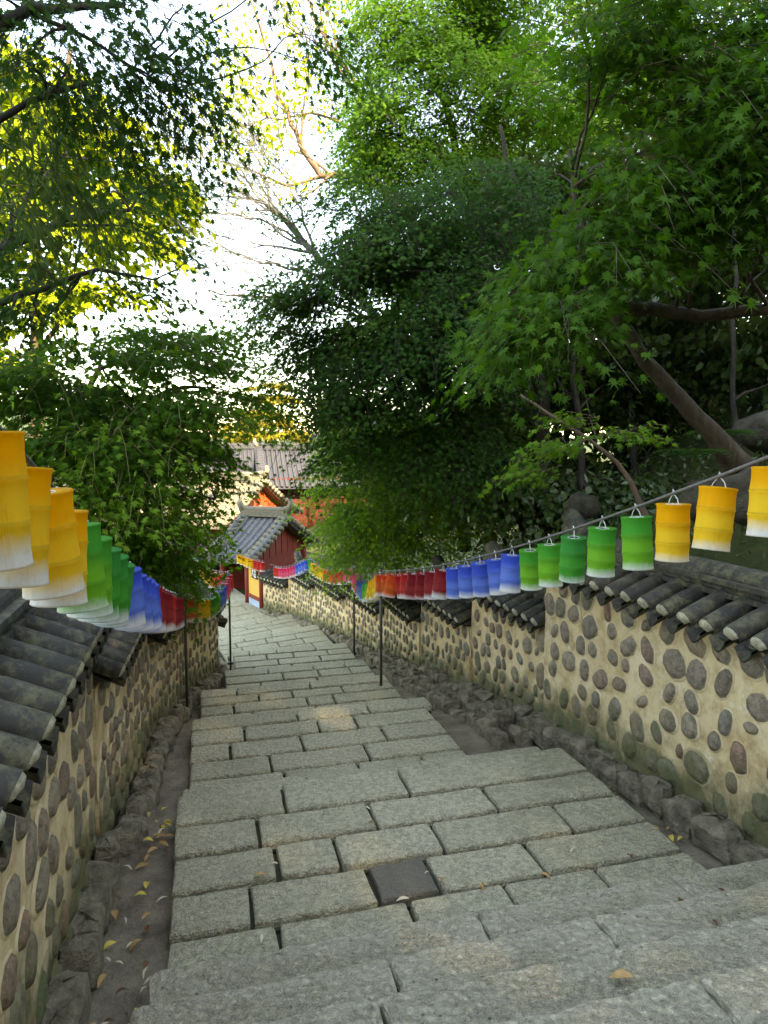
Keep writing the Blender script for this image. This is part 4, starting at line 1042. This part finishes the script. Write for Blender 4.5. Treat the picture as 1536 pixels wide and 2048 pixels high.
tree('maple_tree', 'tall maple with bright sunlit upper crown behind the dark maple',
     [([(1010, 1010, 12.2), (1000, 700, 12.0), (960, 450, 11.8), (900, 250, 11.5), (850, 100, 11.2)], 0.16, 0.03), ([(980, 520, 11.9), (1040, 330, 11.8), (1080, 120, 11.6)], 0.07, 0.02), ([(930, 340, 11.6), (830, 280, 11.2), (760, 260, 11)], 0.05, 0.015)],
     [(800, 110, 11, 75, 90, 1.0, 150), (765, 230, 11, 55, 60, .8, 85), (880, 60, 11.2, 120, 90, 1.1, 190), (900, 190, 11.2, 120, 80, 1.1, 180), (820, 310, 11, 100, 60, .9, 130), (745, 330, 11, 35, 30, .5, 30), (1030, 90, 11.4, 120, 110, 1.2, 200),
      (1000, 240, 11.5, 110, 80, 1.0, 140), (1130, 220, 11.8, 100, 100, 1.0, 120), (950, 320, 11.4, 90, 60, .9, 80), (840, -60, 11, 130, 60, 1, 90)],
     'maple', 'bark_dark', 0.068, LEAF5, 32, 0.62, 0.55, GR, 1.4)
tree('maple_tree', 'lower fresh green maple spilling over the wall above the small far lanterns',
     [([(930, 1100, 11.5), (925, 1040, 11.4), (880, 960, 11.2), (800, 930, 11), (700, 960, 10.8)], 0.10, 0.02), ([(900, 1000, 11.3), (800, 1020, 10.9), (720, 1050, 10.8)], 0.05, 0.012)],
     [(665, 975, 11, 24, 12, .3, 18), (715, 1005, 10.9, 40, 26, .5, 55), (785, 960, 11, 70, 48, .8, 105), (790, 885, 10.2, 85, 42, .8, 90), (705, 925, 10.6, 36, 26, .5, 34), (850, 900, 10, 90, 60, .8, 80), (800, 1075, 10.6, 60, 24, .5, 40), (930, 1000, 10.3, 60, 50, .6, 50), (755, 1050, 10.9, 45, 34, .7, 80), (790, 1020, 10.8, 110, 55, .8, 130), (760, 1100, 10.9, 65, 26, .6, 55), (870, 950, 10.8, 90, 60, .8, 95), (900, 1040, 10.7, 60, 45, .6, 55), (690, 865, 11.2, 24, 12, .3, 14), (715, 890, 11, 55, 32, .6, 55)],
     'maple_fresh', 'bark_grey', 0.062, LEAF5, 28, 0.55, 0.5, GR, 1.2)
# evergreen wood on the bank
def ever(label, limbs, clumps, dens=1.0):
    return tree('evergreen_tree', label, limbs, clumps, 'ever', 'bark_dark', 0.11, LEAFB, 24, 0.55, 0.3, GR, dens * 1.6, branches=5, lk=0.5, outn=0.3)
ever('dark evergreen with a straight thin trunk beside the rocks on the bank', [([(1478, 930, 7.2), (1462, 760, 7.2), (1470, 560, 7.2), (1465, 300, 7.2), (1470, 100, 7.2)], 0.03, 0.015)],
     [(1440, 620, 8.0, 120, 110, .8, 90), (1500, 400, 8, 90, 160, .8, 90), (1530, 700, 8.2, 70, 80, .7, 50), (1400, 480, 8.4, 90, 80, .7, 60)])
ever('dark evergreen with a slim bare trunk standing behind the leaning maple', [([(1168, 1010, 8.6), (1160, 900, 8.6), (1150, 760, 8.6), (1140, 560, 8.7), (1160, 300, 8.8)], 0.055, 0.02)],
     [(1160, 780, 9.6, 120, 90, .8, 110), (1260, 700, 9.8, 120, 100, .9, 120), (1080, 850, 9.8, 100, 90, .8, 90), (1200, 560, 10, 120, 110, 1, 110), (1120, 380, 10.5, 120, 110, 1, 90)])
ever('dense evergreen filling the shade behind the crooked sapling', [([(1275, 1005, 9.5), (1268, 880, 9.5), (1255, 700, 9.6), (1290, 450, 9.8)], 0.06, 0.02)],
     [(1280, 900, 10.4, 90, 60, .7, 60), (1370, 780, 10.4, 100, 80, .8, 70), (1350, 600, 10.6, 120, 110, 1, 120), (1300, 400, 11, 150, 120, 1.1, 130), (1450, 250, 11, 130, 150, 1.1, 130), (1480, 800, 10.5, 60, 60, .8, 35)])
ever('evergreen shrub mass low on the bank above the green lanterns', [([(1050, 1080, 9.8), (1045, 1000, 9.8), (1030, 930, 9.8)], 0.03, 0.015), ([(1052, 1080, 9.8), (1085, 1000, 9.8), (1110, 930, 9.8)], 0.03, 0.012), ([(1010, 1090, 9.9), (1000, 1020, 9.9), (985, 960, 9.9)], 0.03, 0.012)],
     [(1000, 960, 9.8, 80, 60, .7, 90), (1090, 960, 9.6, 70, 60, .7, 80), (1140, 1000, 9.2, 60, 40, .6, 40), (1230, 980, 8.6, 70, 35, .5, 40)])
ever('shadowy evergreen closing the gaps behind the broad dark maple', [([(960, 1020, 14), (950, 850, 14), (930, 650, 14), (900, 450, 14)], 0.10, 0.03)],
     [(790, 820, 14, 110, 80, 1.2, 80), (900, 640, 14, 150, 110, 1.3, 130), (860, 480, 14, 110, 90, 1.2, 80), (960, 850, 13.5, 130, 100, 1.2, 90), (1000, 460, 14, 120, 120, 1.2, 90), (1070, 800, 14, 150, 70, 1.2, 130), (1250, 800, 14.5, 150, 60, 1.2, 110), (930, 790, 14, 110, 60, 1.2, 80), (760, 700, 14, 60, 60, 1.0, 40)])
ever('tall evergreen wood rising farthest up the bank', [([(1400, 900, 14), (1395, 700, 14), (1380, 400, 14.2), (1390, 50, 14.5)], 0.12, 0.05)],
     [(1200, 620, 14, 190, 150, 1.5, 150), (1400, 560, 14, 160, 170, 1.5, 160), (1500, 300, 15, 160, 200, 1.6, 180), (1280, 250, 15.5, 180, 180, 1.6, 200), (1420, 20, 15, 190, 160, 1.6, 170), (1090, 250, 16, 150, 220, 1.6, 170), (1150, 40, 16, 160, 130, 1.5, 130)])
# thin trunks in the wood
TRK = [(1190, 900, 10.8), (1232, 905, 11.5), (1320, 880, 10.2), (1352, 870, 12), (1385, 850, 11), (1415, 840, 9.8), (1440, 830, 12.5), (1500, 820, 11.5), (1528, 800, 10.2), (1295, 890, 13), (1110, 930, 11.4), (1365, 860, 13.5)]
for i, (x, y, d) in enumerate(TRK):
    p = at(x, y + 40, d); root = empty('sapling', p); tag(root, 'slender bare-stemmed sapling among the dark trunks of the wood', 'tree', 'slender saplings in the wood')
    b = MB(); lean = R.uniform(-.25, .25)
    pts = [Vector((lean * t * t * 0.6 + R.uniform(-.03, .03), R.uniform(-.04, .04), t)) for t in np.linspace(-.3, 4.2, 10)]
    b.tube(pts, [R.uniform(0.022, 0.045) * (1 - 0.5 * k / 9) for k in range(10)], 6); b.build('trunk', M['bark_dark' if i % 3 else 'bark'], root, True)
    V, T, tw, B = sprays((pts[-1].x, 0, 3.9), (0.7, .7, .7), 26, (0, 0, 3), 16, 0.10, 0.4, 0.3, LEAFD); link('crown', bulk_mesh('crown', V, T, M['ever']), root)
# crooked pale sapling leaning in the light
tree('maple_tree', 'crooked thin maple sapling with a few bright leaves in front of the dark wood',
     [([(1300, 1050, 6.4), (1262, 965, 6.5), (1235, 925, 6.6), (1180, 880, 6.7), (1100, 830, 6.8), (1040, 790, 6.9)], 0.030, 0.012), ([(1180, 880, 6.7), (1230, 860, 6.6), (1280, 868, 6.5)], 0.01, 0.005)],
     [(1240, 868, 6.5, 45, 14, .2, 9), (1120, 900, 6.5, 50, 30, .3, 14), (1080, 940, 6.4, 30, 16, .2, 7), (1180, 840, 6.7, 40, 18, .2, 7)], 'maple_fresh', 'bark_pink', 0.085, LEAF5, 14, 0.32, 0.3, GR, branches=3)

# --- low-wall side
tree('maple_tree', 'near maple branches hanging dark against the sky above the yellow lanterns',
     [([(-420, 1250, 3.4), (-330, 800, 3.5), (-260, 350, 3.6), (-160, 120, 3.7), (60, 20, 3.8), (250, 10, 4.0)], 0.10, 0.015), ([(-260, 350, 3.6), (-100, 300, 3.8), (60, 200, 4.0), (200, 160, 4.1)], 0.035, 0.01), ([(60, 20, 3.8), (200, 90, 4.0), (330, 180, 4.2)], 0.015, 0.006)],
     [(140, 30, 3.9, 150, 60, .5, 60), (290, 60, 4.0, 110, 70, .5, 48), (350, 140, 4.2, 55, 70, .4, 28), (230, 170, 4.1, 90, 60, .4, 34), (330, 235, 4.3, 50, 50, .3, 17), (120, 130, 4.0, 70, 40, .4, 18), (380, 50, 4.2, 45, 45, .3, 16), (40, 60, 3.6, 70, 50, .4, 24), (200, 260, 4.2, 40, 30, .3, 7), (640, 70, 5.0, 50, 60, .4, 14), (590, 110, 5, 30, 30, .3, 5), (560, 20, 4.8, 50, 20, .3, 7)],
     'maple_shaded', 'bark_dark', 0.066, LEAF7, 16, 0.34, 0.75, GL, 0.75, branches=5, tw_r=.003, nn=0.9, lk=0.5)
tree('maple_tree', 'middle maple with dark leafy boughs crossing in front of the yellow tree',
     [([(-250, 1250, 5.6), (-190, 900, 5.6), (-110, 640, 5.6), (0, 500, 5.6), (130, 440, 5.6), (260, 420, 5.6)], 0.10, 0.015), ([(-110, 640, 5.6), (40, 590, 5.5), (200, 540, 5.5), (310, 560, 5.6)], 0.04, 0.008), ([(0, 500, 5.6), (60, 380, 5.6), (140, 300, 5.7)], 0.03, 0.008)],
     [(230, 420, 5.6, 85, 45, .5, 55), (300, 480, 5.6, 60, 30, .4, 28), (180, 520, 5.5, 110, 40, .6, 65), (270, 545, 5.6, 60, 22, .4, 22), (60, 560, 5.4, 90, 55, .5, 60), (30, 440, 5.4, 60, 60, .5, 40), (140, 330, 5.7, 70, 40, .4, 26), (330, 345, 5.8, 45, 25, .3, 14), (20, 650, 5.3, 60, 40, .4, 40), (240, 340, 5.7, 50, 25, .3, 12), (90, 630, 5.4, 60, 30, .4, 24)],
     'maple_shaded', 'bark_dark', 0.070, LEAF7, 18, 0.40, 0.5, GL, 0.45, tw_r=.003, nn=0.8, lk=0.5)
tree('maple_tree', 'low wide maple with feathery layered sprays behind the yellow and green lanterns',
     [([(-60, 1330, 7.0), (0, 1150, 7.0), (60, 960, 6.9), (130, 850, 6.8), (260, 800, 6.8), (420, 780, 7.0)], 0.11, 0.015), ([(60, 960, 6.9), (180, 930, 6.7), (320, 960, 6.8), (430, 1000, 7.0)], 0.05, 0.01), ([(130, 850, 6.8), (200, 740, 6.8), (330, 690, 6.9)], 0.04, 0.01), ([(0, 1150, 7.0), (150, 1080, 6.9), (300, 1080, 7.0)], 0.04, 0.01)],
     [(90, 740, 6.6, 120, 60, .8, 95), (250, 700, 6.8, 110, 45, .7, 85), (360, 680, 6.9, 70, 32, .5, 42), (405, 735, 7, 50, 26, .5, 34), (450, 785, 7.2, 24, 16, .3, 12), (180, 800, 6.6, 150, 55, .8, 120), (350, 790, 6.9, 110, 50, .7, 90), (90, 890, 6.5, 110, 55, .7, 95), (260, 880, 6.6, 130, 50, .8, 115), (375, 880, 7, 50, 40, .5, 46), (150, 980, 6.6, 110, 45, .7, 85), (285, 970, 6.8, 80, 45, .7, 85), (395, 945, 7.1, 22, 20, .3, 12), (240, 1055, 6.9, 90, 36, .6, 70), (345, 1050, 7.1, 40, 30, .5, 32), (200, 1110, 7.0, 60, 24, .5, 30), (300, 1115, 7.2, 55, 22, .5, 34), (365, 1120, 7.4, 26, 14, .3, 10), (60, 1040, 6.6, 60, 50, .6, 40)],
     'maple_mid', 'bark', 0.070, LEAF5, 24, 0.55, 0.42, GL, 1.1, twmat='twig')
tree('maple_tree', 'added slim maple whose pale sprays stand for sunlit ones before the low wide maple',  # added tree: its lighter leaves stand in for sunlit sprays of the maple behind
     [([(150, 1330, 6.0), (160, 1150, 6.0), (190, 980, 5.9), (230, 860, 5.9), (290, 800, 6.0)], 0.022, 0.006), ([(190, 980, 5.9), (260, 930, 5.8), (330, 930, 5.9)], 0.010, 0.004), ([(205, 930, 5.9), (150, 840, 5.8), (110, 740, 5.8)], 0.010, 0.004)],
     [(230, 850, 5.8, 50, 30, .3, 8), (270, 960, 5.8, 60, 24, .3, 9), (210, 1020, 5.9, 60, 24, .3, 9), (330, 890, 5.9, 40, 20, .3, 6), (100, 730, 5.7, 60, 24, .3, 7), (300, 1040, 6.0, 50, 20, .3, 7), (150, 920, 5.8, 40, 20, .3, 5), (250, 700, 6.0, 60, 20, .3, 5), (400, 830, 6.3, 50, 24, .3, 6)],
     'maple_fresh', 'twig', 0.075, LEAF5, 14, 0.45, 0.5, GL, 1.0, tw_r=.003)
tree('zelkova_tree', 'tall sunlit yellow green tree glowing behind the dark maple boughs',
     [([(60, 1150, 12), (75, 900, 12), (72, 600, 12), (70, 430, 12), (120, 250, 12), (140, 100, 12)], 0.16, 0.04), ([(72, 560, 12), (150, 440, 12), (260, 370, 12), (340, 350, 12)], 0.06, 0.02), ([(72, 640, 12), (0, 500, 12), (-60, 350, 12)], 0.06, 0.02), ([(75, 700, 12), (160, 600, 12), (240, 580, 12)], 0.05, 0.015)],
     [(90, 170, 12, 90, 60, 1.2, 60), (40, 280, 12, 90, 80, 1.2, 70), (170, 270, 12, 90, 65, 1.2, 65), (240, 350, 12, 80, 45, 1, 50), (330, 355, 12, 40, 26, .6, 20), (130, 390, 12, 100, 60, 1.2, 65), (250, 450, 12, 60, 45, .9, 34), (50, 480, 12, 80, 60, 1.1, 55), (300, 480, 12, 26, 16, .4, 8), (140, 590, 12, 60, 30, .7, 24), (50, 600, 12, 50, 50, .8, 30), (230, 580, 12, 30, 14, .4, 6), (250, 240, 12, 34, 20, .5, 10), (20, 740, 12, 60, 50, .8, 26), (-60, 400, 12, 90, 160, 1.2, 70)],
     'gold', 'bark', 0.17, LEAFB, 16, 0.6, 0.35, GL, 1.0)
tree('bamboo', 'arching bamboo with long narrow leaves dangling at the edge of the maple',
     [([(-150, 1250, 4.6), (-140, 800, 4.6), (-90, 400, 4.5), (-20, 150, 4.4), (70, 90, 4.3)], 0.02, 0.004)],
     [(10, 270, 4.4, 40, 90, .3, 18), (80, 330, 4.4, 50, 60, .3, 14), (20, 420, 4.4, 40, 60, .3, 12), (120, 380, 4.5, 30, 40, .2, 6), (60, 200, 4.3, 60, 60, .3, 12), (10, 120, 4.2, 40, 60, .3, 10)], 'bamboo', 'twig', 0.17, LEAFL, 10, 0.35, 0.9, GL, cat='bamboo', tw_r=.002, branches=2)

# --- open-branched trees behind the gap
def twig_tree(name, label, limbs, bark, leafmat, nsub, lens, leaf, per, shape, seed, leafy=1.0, up=0.25, levels=3, spreadk=0.75, leftk=0.0, r_min=0.004):
    rr = random.Random(seed); base = at(*limbs[0][0][0]); root = empty(name, base); tag(root, label, 'tree', 'open-branched trees behind the gap')
    inv = Matrix.Translation(-base); br = MB(); tips = []
    def grow(p, d, L, r_, lev):
        pts = [p]; k = 5
        for i in range(k):
            d = (d + Vector((rr.gauss(0, .14), rr.gauss(0, .14), rr.gauss(0, .14) + up * 0.06))).normalized(); pts.append(pts[-1] + d * L / k)
        br.tube([inv @ q for q in pts], [max(r_min, r_ * (1 - 0.75 * i / k)) for i in range(k + 1)], 5, False)
        if lev == 0: tips.append((pts[-1], d)); return
        for i in range(rr.choice([2, 3, 3])):
            q = pts[rr.randrange(2, k + 1)]
            nd = (d + Vector((rr.gauss(leftk, spreadk), rr.gauss(0, spreadk * .7), rr.gauss(up, spreadk * .8))) * 0.75).normalized()
            grow(q, nd, L * rr.uniform(0.5, 0.75), r_ * 0.5, lev - 1)
        tips.append((pts[-1], d))
    for i, (pts, r0, r1) in enumerate(limbs):
        P = [at(*p) for p in pts]; Q = []
        for a, b in zip(P, P[1:]):
            for k in range(4): t = k / 4; Q.append(a.lerp(b, t) + Vector((rr.uniform(-1, 1), rr.uniform(-1, 1), rr.uniform(-1, 1))) * (b - a).length * 0.04)
        Q.append(P[-1]); n = len(Q); rad = [r0 + (r1 - r0) * j / (n - 1) for j in range(n)]
        b = MB(); b.tube([inv @ q for q in Q], rad, 8); b.build('trunk' if i == 0 else 'limb', M[bark], root, True)
        for k in range(nsub):
            j = rr.randrange(n // 4, n); d = (Q[min(j + 1, n - 1)] - Q[max(0, j - 1)]).normalized()
            nd = (d + Vector((rr.gauss(leftk, .6), rr.gauss(0, .5), rr.gauss(up, .6)))).normalized()
            grow(Q[j], nd, lens * rr.uniform(.6, 1.2), rad[j] * 0.5, levels - 1)
        grow(Q[-1], (Q[-1] - Q[-2]).normalized(), lens * 0.7, r1, levels - 1)
    br.build('branches', M[bark], root, True)['kind'] = 'stuff'
    tips = [t for t in tips if rr.random() < leafy]
    if tips:
        P = np.array([p for p, d in tips])[:, None] + NR.normal(size=(len(tips), per, 3)) * leaf * 1.6; D = np.array([d for p, d in tips])[:, None] * .5 + NR.normal(size=(len(tips), per, 3)) * .6 + np.array([0, 0, -.5])
        n = P.shape[0] * per
        V, T = leaves(P.reshape(-1, 3) - np.array(base), D.reshape(-1, 3), (NR.normal(size=(n, 3)) * .5 + np.array([0, -.5, .7])), leaf * NR.uniform(.6, 1.2, n), shape)
        link('crown', bulk_mesh('crown', V, T, M[leafmat]), root)
    return root
twig_tree('zelkova_tree', 'open tree with pinkish brown crooked limbs and sparse yellow green leaf tufts',
          [([(1040, 980, 17), (960, 700, 17), (860, 480, 17), (725, 350, 16.5), (640, 352, 16.5), (604, 300, 16.3), (592, 262, 16.3), (560, 200, 16.3), (535, 110, 16.3), (505, 10, 16.3)], 0.13, 0.02), ([(640, 352, 16.5), (575, 372, 16.4), (505, 342, 16.4), (440, 322, 16.3)], 0.045, 0.012),
           ([(850, 470, 17), (715, 272, 16.8), (640, 225, 16.6), (560, 235, 16.4), (440, 262, 16.3)], 0.05, 0.012), ([(790, 390, 16.8), (715, 180, 16.6), (660, 120, 16.5), (640, 20, 16.5)], 0.055, 0.018), ([(715, 180, 16.6), (640, 60, 16.4), (600, -40, 16.4)], 0.05, 0.02)],
          'bark_pink', 'gold', 9, 1.5, 0.13, 12, LEAFB, 3, 0.5, 0.3)
twig_tree('deciduous_tree', 'nearly bare tree with fine grey twigs reaching out of the dark maple into the sky',
          [([(1010, 1040, 14), (900, 800, 14), (760, 640, 14), (640, 520, 13.8), (585, 455, 13.8), (545, 415, 13.7), (470, 380, 13.6), (390, 330, 13.6)], 0.12, 0.012), ([(760, 640, 14), (640, 600, 13.8), (560, 590, 13.8), (460, 592, 13.7), (380, 570, 13.7)], 0.045, 0.008),
           ([(690, 570, 14), (600, 540, 13.8), (500, 520, 13.7), (420, 480, 13.7)], 0.035, 0.008), ([(640, 520, 13.8), (600, 420, 13.8), (560, 340, 13.8)], 0.035, 0.01), ([(620, 490, 13.8), (520, 440, 13.7), (420, 420, 13.7), (370, 350, 13.7)], 0.03, 0.008)],
          'bark_grey', 'maple', 16, 1.5, 0.05, 4, LEAFB, 5, 0.35, 0.2, leftk=-.45, spreadk=.5, r_min=.006)
# pine beyond the roofs
tree('pine_tree', 'sunlit yellow green pine rising behind the temple roofs',
     [([(535, 960, 52), (540, 880, 52), (545, 820, 52), (540, 770, 52)], 0.22, 0.05)],
     [(540, 772, 52, 26, 9, .9, 40), (525, 795, 52, 34, 10, 1.2, 50), (562, 800, 51.5, 36, 9, 1.2, 50), (540, 820, 52, 46, 11, 1.4, 70), (515, 842, 51.5, 34, 10, 1.2, 50), (570, 842, 52, 34, 10, 1.2, 50), (545, 862, 51, 52, 12, 1.5, 80), (500, 870, 52, 34, 12, 1.2, 50), (590, 876, 52, 36, 12, 1.2, 50), (470, 850, 55, 40, 30, 1.5, 60), (610, 850, 60, 20, 30, 1.5, 20)],
     'pine', 'bark', 0.45, LEAFL, 22, 0.8, 0.05, 'trees beyond the roofs', lk=0.3, outn=0.5, branches=2, tw_r=.01)
# trees standing uphill behind the viewpoint: they shade the stairs
def shade_mesh(seed):
    V, T, o = [], [], 0
    for k in range(26):
        c = (NR.normal() * 1.7, NR.normal() * 1.5, 5.0 + NR.random() * 10.3)
        v, t, tw, B = sprays(c, (1.7, 1.5, 1.4), 28, (0, 0, 6), 15, 0.22, 1.1, 0.4, LEAFB); V.append(v); T.append(t + o); o += len(v)
    return bulk_mesh('crown', np.concatenate(V), np.concatenate(T), M['maple_dark'])
SHM = [shade_mesh(i) for i in range(3)]
tk = MB(); tk.tube([(0, 0, -1), (0.1, 0, 5), (0, .2, 11), (.2, 0, 18)], [.36, .28, .18, .05], 9); TKM = tk.mesh('trunk', M['bark'], True)
sdir = Vector((math.sin(SUN_AZ), math.cos(SUN_AZ), 0)); sper = Vector((sdir.y, -sdir.x, 0))
for i in range(2, 12):
    q = sdir * (21.0 + 4.0 * (i % 2) + R.uniform(-1, 1)) + sper * (-11.0 + 4.0 * (i // 2) + 2.0 * (i % 2) + R.uniform(-.6, .6))
    r_ = empty('broadleaf_tree', (q.x, q.y, ground_z(q.x, q.y))); tag(r_, 'tall broadleaf tree uphill of the stairs, outside the view', 'tree', 'trees uphill of the stairs')
    r_.rotation_euler = (0, 0, R.uniform(0, 6)); link('trunk', TKM, r_); link('crown', SHM[i % 3], r_)

# ------------------------------------------------------------------ bank details
def boulder(label, p, s, seed):
    rr = random.Random(seed); b = MB(); n, m = 14, 9
    for j in range(m + 1):
        ph = -math.pi / 2 + math.pi * j / m
        for i in range(n):
            th = 2 * math.pi * i / n; v = Vector((math.cos(ph) * math.cos(th), math.cos(ph) * math.sin(th), math.sin(ph)))
            w = 1 + 0.28 * noise.noise(v * 1.6 + Vector((seed, 0, 0))) + 0.1 * noise.noise(v * 4 + Vector((seed, 3, 0)))
            b.v.append((v.x * s[0] * w, v.y * s[1] * w, v.z * s[2] * w))
    b.f = [(j * n + i, j * n + (i + 1) % n, (j + 1) * n + (i + 1) % n, (j + 1) * n + i) for j in range(m) for i in range(n)]; b.mi = [0] * len(b.f)
    o = b.build('boulder', M['rock_dark'], None, True); o.location = p; tag(o, label, 'boulder'); return o
boulder('rough grey boulder on the bank behind the nearest yellow lanterns', at(1510, 990, 4.9), (0.28, .26, .2), 3)
boulder('dark mossy boulder at the foot of the leaning maple', at(1410, 1000, 5.2), (0.18, .17, .16), 5)
boulder('pile boulder under the thin straight trunk on the bank', at(1535, 865, 6.8), (0.30, .26, .2), 7)
boulder('small boulder resting behind the coping beside the green lanterns', at(1165, 1015, 6.6), (0.17, .15, .14), 9)
def fern(label, p, n=9, L=0.34):
    root = empty('fern', p); tag(root, label, 'fern', 'ferns on the bank')
    for k in range(n):
        a = 2 * math.pi * k / n + R.uniform(-.3, .3); d = np.array([math.cos(a), math.sin(a), 0.0]); s_ = np.array([-d[1], d[0], 0]); m = 22
        t = np.linspace(0.1, 1, m); side = np.where(np.arange(m) % 2, 1., -1.)
        P = (t[:, None] * d * L + np.array([0, 0, 1.]) * (0.75 * t - 0.75 * t ** 2)[:, None] * L * 1.6)
        V, T = leaves(P, s_[None] * side[:, None] + d * .35, np.tile(np.array([[0, 0, 1.]]), (m, 1)), (0.11 * np.sin(np.pi * (0.15 + .82 * t)) + .01), LEAFD)
        link('frond', bulk_mesh('frond', V, T, M['fern']), root)
fern('dark fern clump growing from the bank under the leaning trunk', at(1385, 925, 5.3))
fern('fern clump beside the base of the leaning maple trunk', at(1440, 885, 5.9))
# undergrowth on the bank
def cover(n, sa_rng, leaf, mat, name, shape=LEAFD, hz=0.3):
    P = []
    for _ in range(n):
        s, a = R.uniform(*sa_rng[0]), R.uniform(*sa_rng[1]); q = sa(s, a); P.append((q.x, q.y, ground_z(q.x, q.y) + abs(R.gauss(0, hz))))
    P = np.array(P); m = len(P)
    V, T = leaves(P, NR.normal(size=(m, 3)) * .7 + np.array([0, 0, .2]), NR.normal(size=(m, 3)) * .5 + np.array([0, 0, 1.]), leaf * NR.uniform(.6, 1.3, m), shape)
    o = link(name, bulk_mesh(name, V, T, M[mat])); tag(o, kind='stuff'); return o
tag(cover(9000, ((3.75, 9), (0, 13)), 0.10, 'ever', 'undergrowth'), 'low dark leafy undergrowth covering the bank behind the tall wall', 'undergrowth')
tag(cover(5000, ((-7, -1.3), (2, 13)), 0.09, 'maple', 'groundcover'), 'low green ground cover behind the low wall', 'ground cover')

# ------------------------------------------------------------------ fallen leaves
def dry_leaf(matn, L=0.075, w=0.016):
    b = MB(); n = 6
    for i in range(n + 1):
        t = i / n; ww = w * math.sin(math.pi * min(1, t * .95 + .03)) ** .8; z = 0.012 * math.sin(t * 3) + 0.004
        b.v += [(-ww, t * L, z + ww * .5), (0, t * L, z - .001), (ww, t * L, z + ww * .5)]
    for i in range(n): o = i * 3; b.f += [(o, o + 1, o + 4, o + 3), (o + 1, o + 2, o + 5, o + 4)]
    b.mi = [0] * len(b.f); return b.mesh('fallen_leaf', M[matn], True)
DL = {k: dry_leaf(k, *v) for k, v in {'dry': (.085, .017), 'dry_pale': (.07, .010), 'dry_yellow': (.075, .020), 'dry_dark': (.065, .015)}.items()}
DN = {'dry': 'curled tan dry leaf', 'dry_pale': 'narrow pale dry leaf', 'dry_yellow': 'yellow dry leaf', 'dry_dark': 'dark brown dry leaf'}
def drop(s, a, h, k, where):
    o = link('fallen_leaf', DL[k]); o.location = sa(s, a, h) + UP * 0.006; o.rotation_euler = (R.uniform(-.25, .25), R.uniform(-.3, .3), R.uniform(0, 6.28)); sc_ = R.uniform(.5, .95); o.scale = (sc_,) * 3
    tag(o, '%s lying %s' % (DN[k], where), 'leaf', 'fallen leaves ' + where)
for _ in range(80):
    a = R.choice([R.uniform(2.3, 5.2), R.gauss(2.55, .12), R.gauss(2.6, .15), R.gauss(4.3, .25)]); drop(R.choice([R.uniform(-.48, -.26), R.gauss(-.30, .05)]), a, hramp(a), R.choice(['dry', 'dry_pale', 'dry_pale', 'dry_yellow', 'dry_dark']), 'in the earth gutter by the low wall')
for s, a, k in [(1.35, 3.15, 'dry'), (2.02, 3.3, 'dry_pale'), (0.98, 4.0, 'dry_pale'), (0.98, 3.85, 'dry'), (.33, 3.6, 'dry_pale'), (.3, 3.5, 'dry'), (1.14, 3.3, 'dry_pale'), (1.18, 3.2, 'dry'), (.22, 3.0, 'dry_pale'), (.9, 3.12, 'dry_pale'), (2.25, 3.16, 'dry_dark'), (1.7, 3.14, 'dry')]:
    drop(s, a, 2.275, k, 'along the joints of the broad landing')
for s, a, h, k in [(1.2, 2.55, 2.12, 'dry'), (2.1, 2.55, 2.12, 'dry_dark'), (2.35, 2.6, 2.12, 'dry_dark'), (2.0, 2.2, 1.96, 'dry_dark'), (1.3, 1.9, 1.80, 'dry'), (1.55, 1.75, 1.8, 'dry_pale')]: drop(s, a, h, k, 'on the worn step stones')
for _ in range(12):
    a = R.uniform(3.2, 4.6); drop(R.uniform(2.66, 2.76), a, hramp(a), R.choice(['dry', 'dry_yellow', 'dry_dark']), 'in the earth strip by the tall wall')
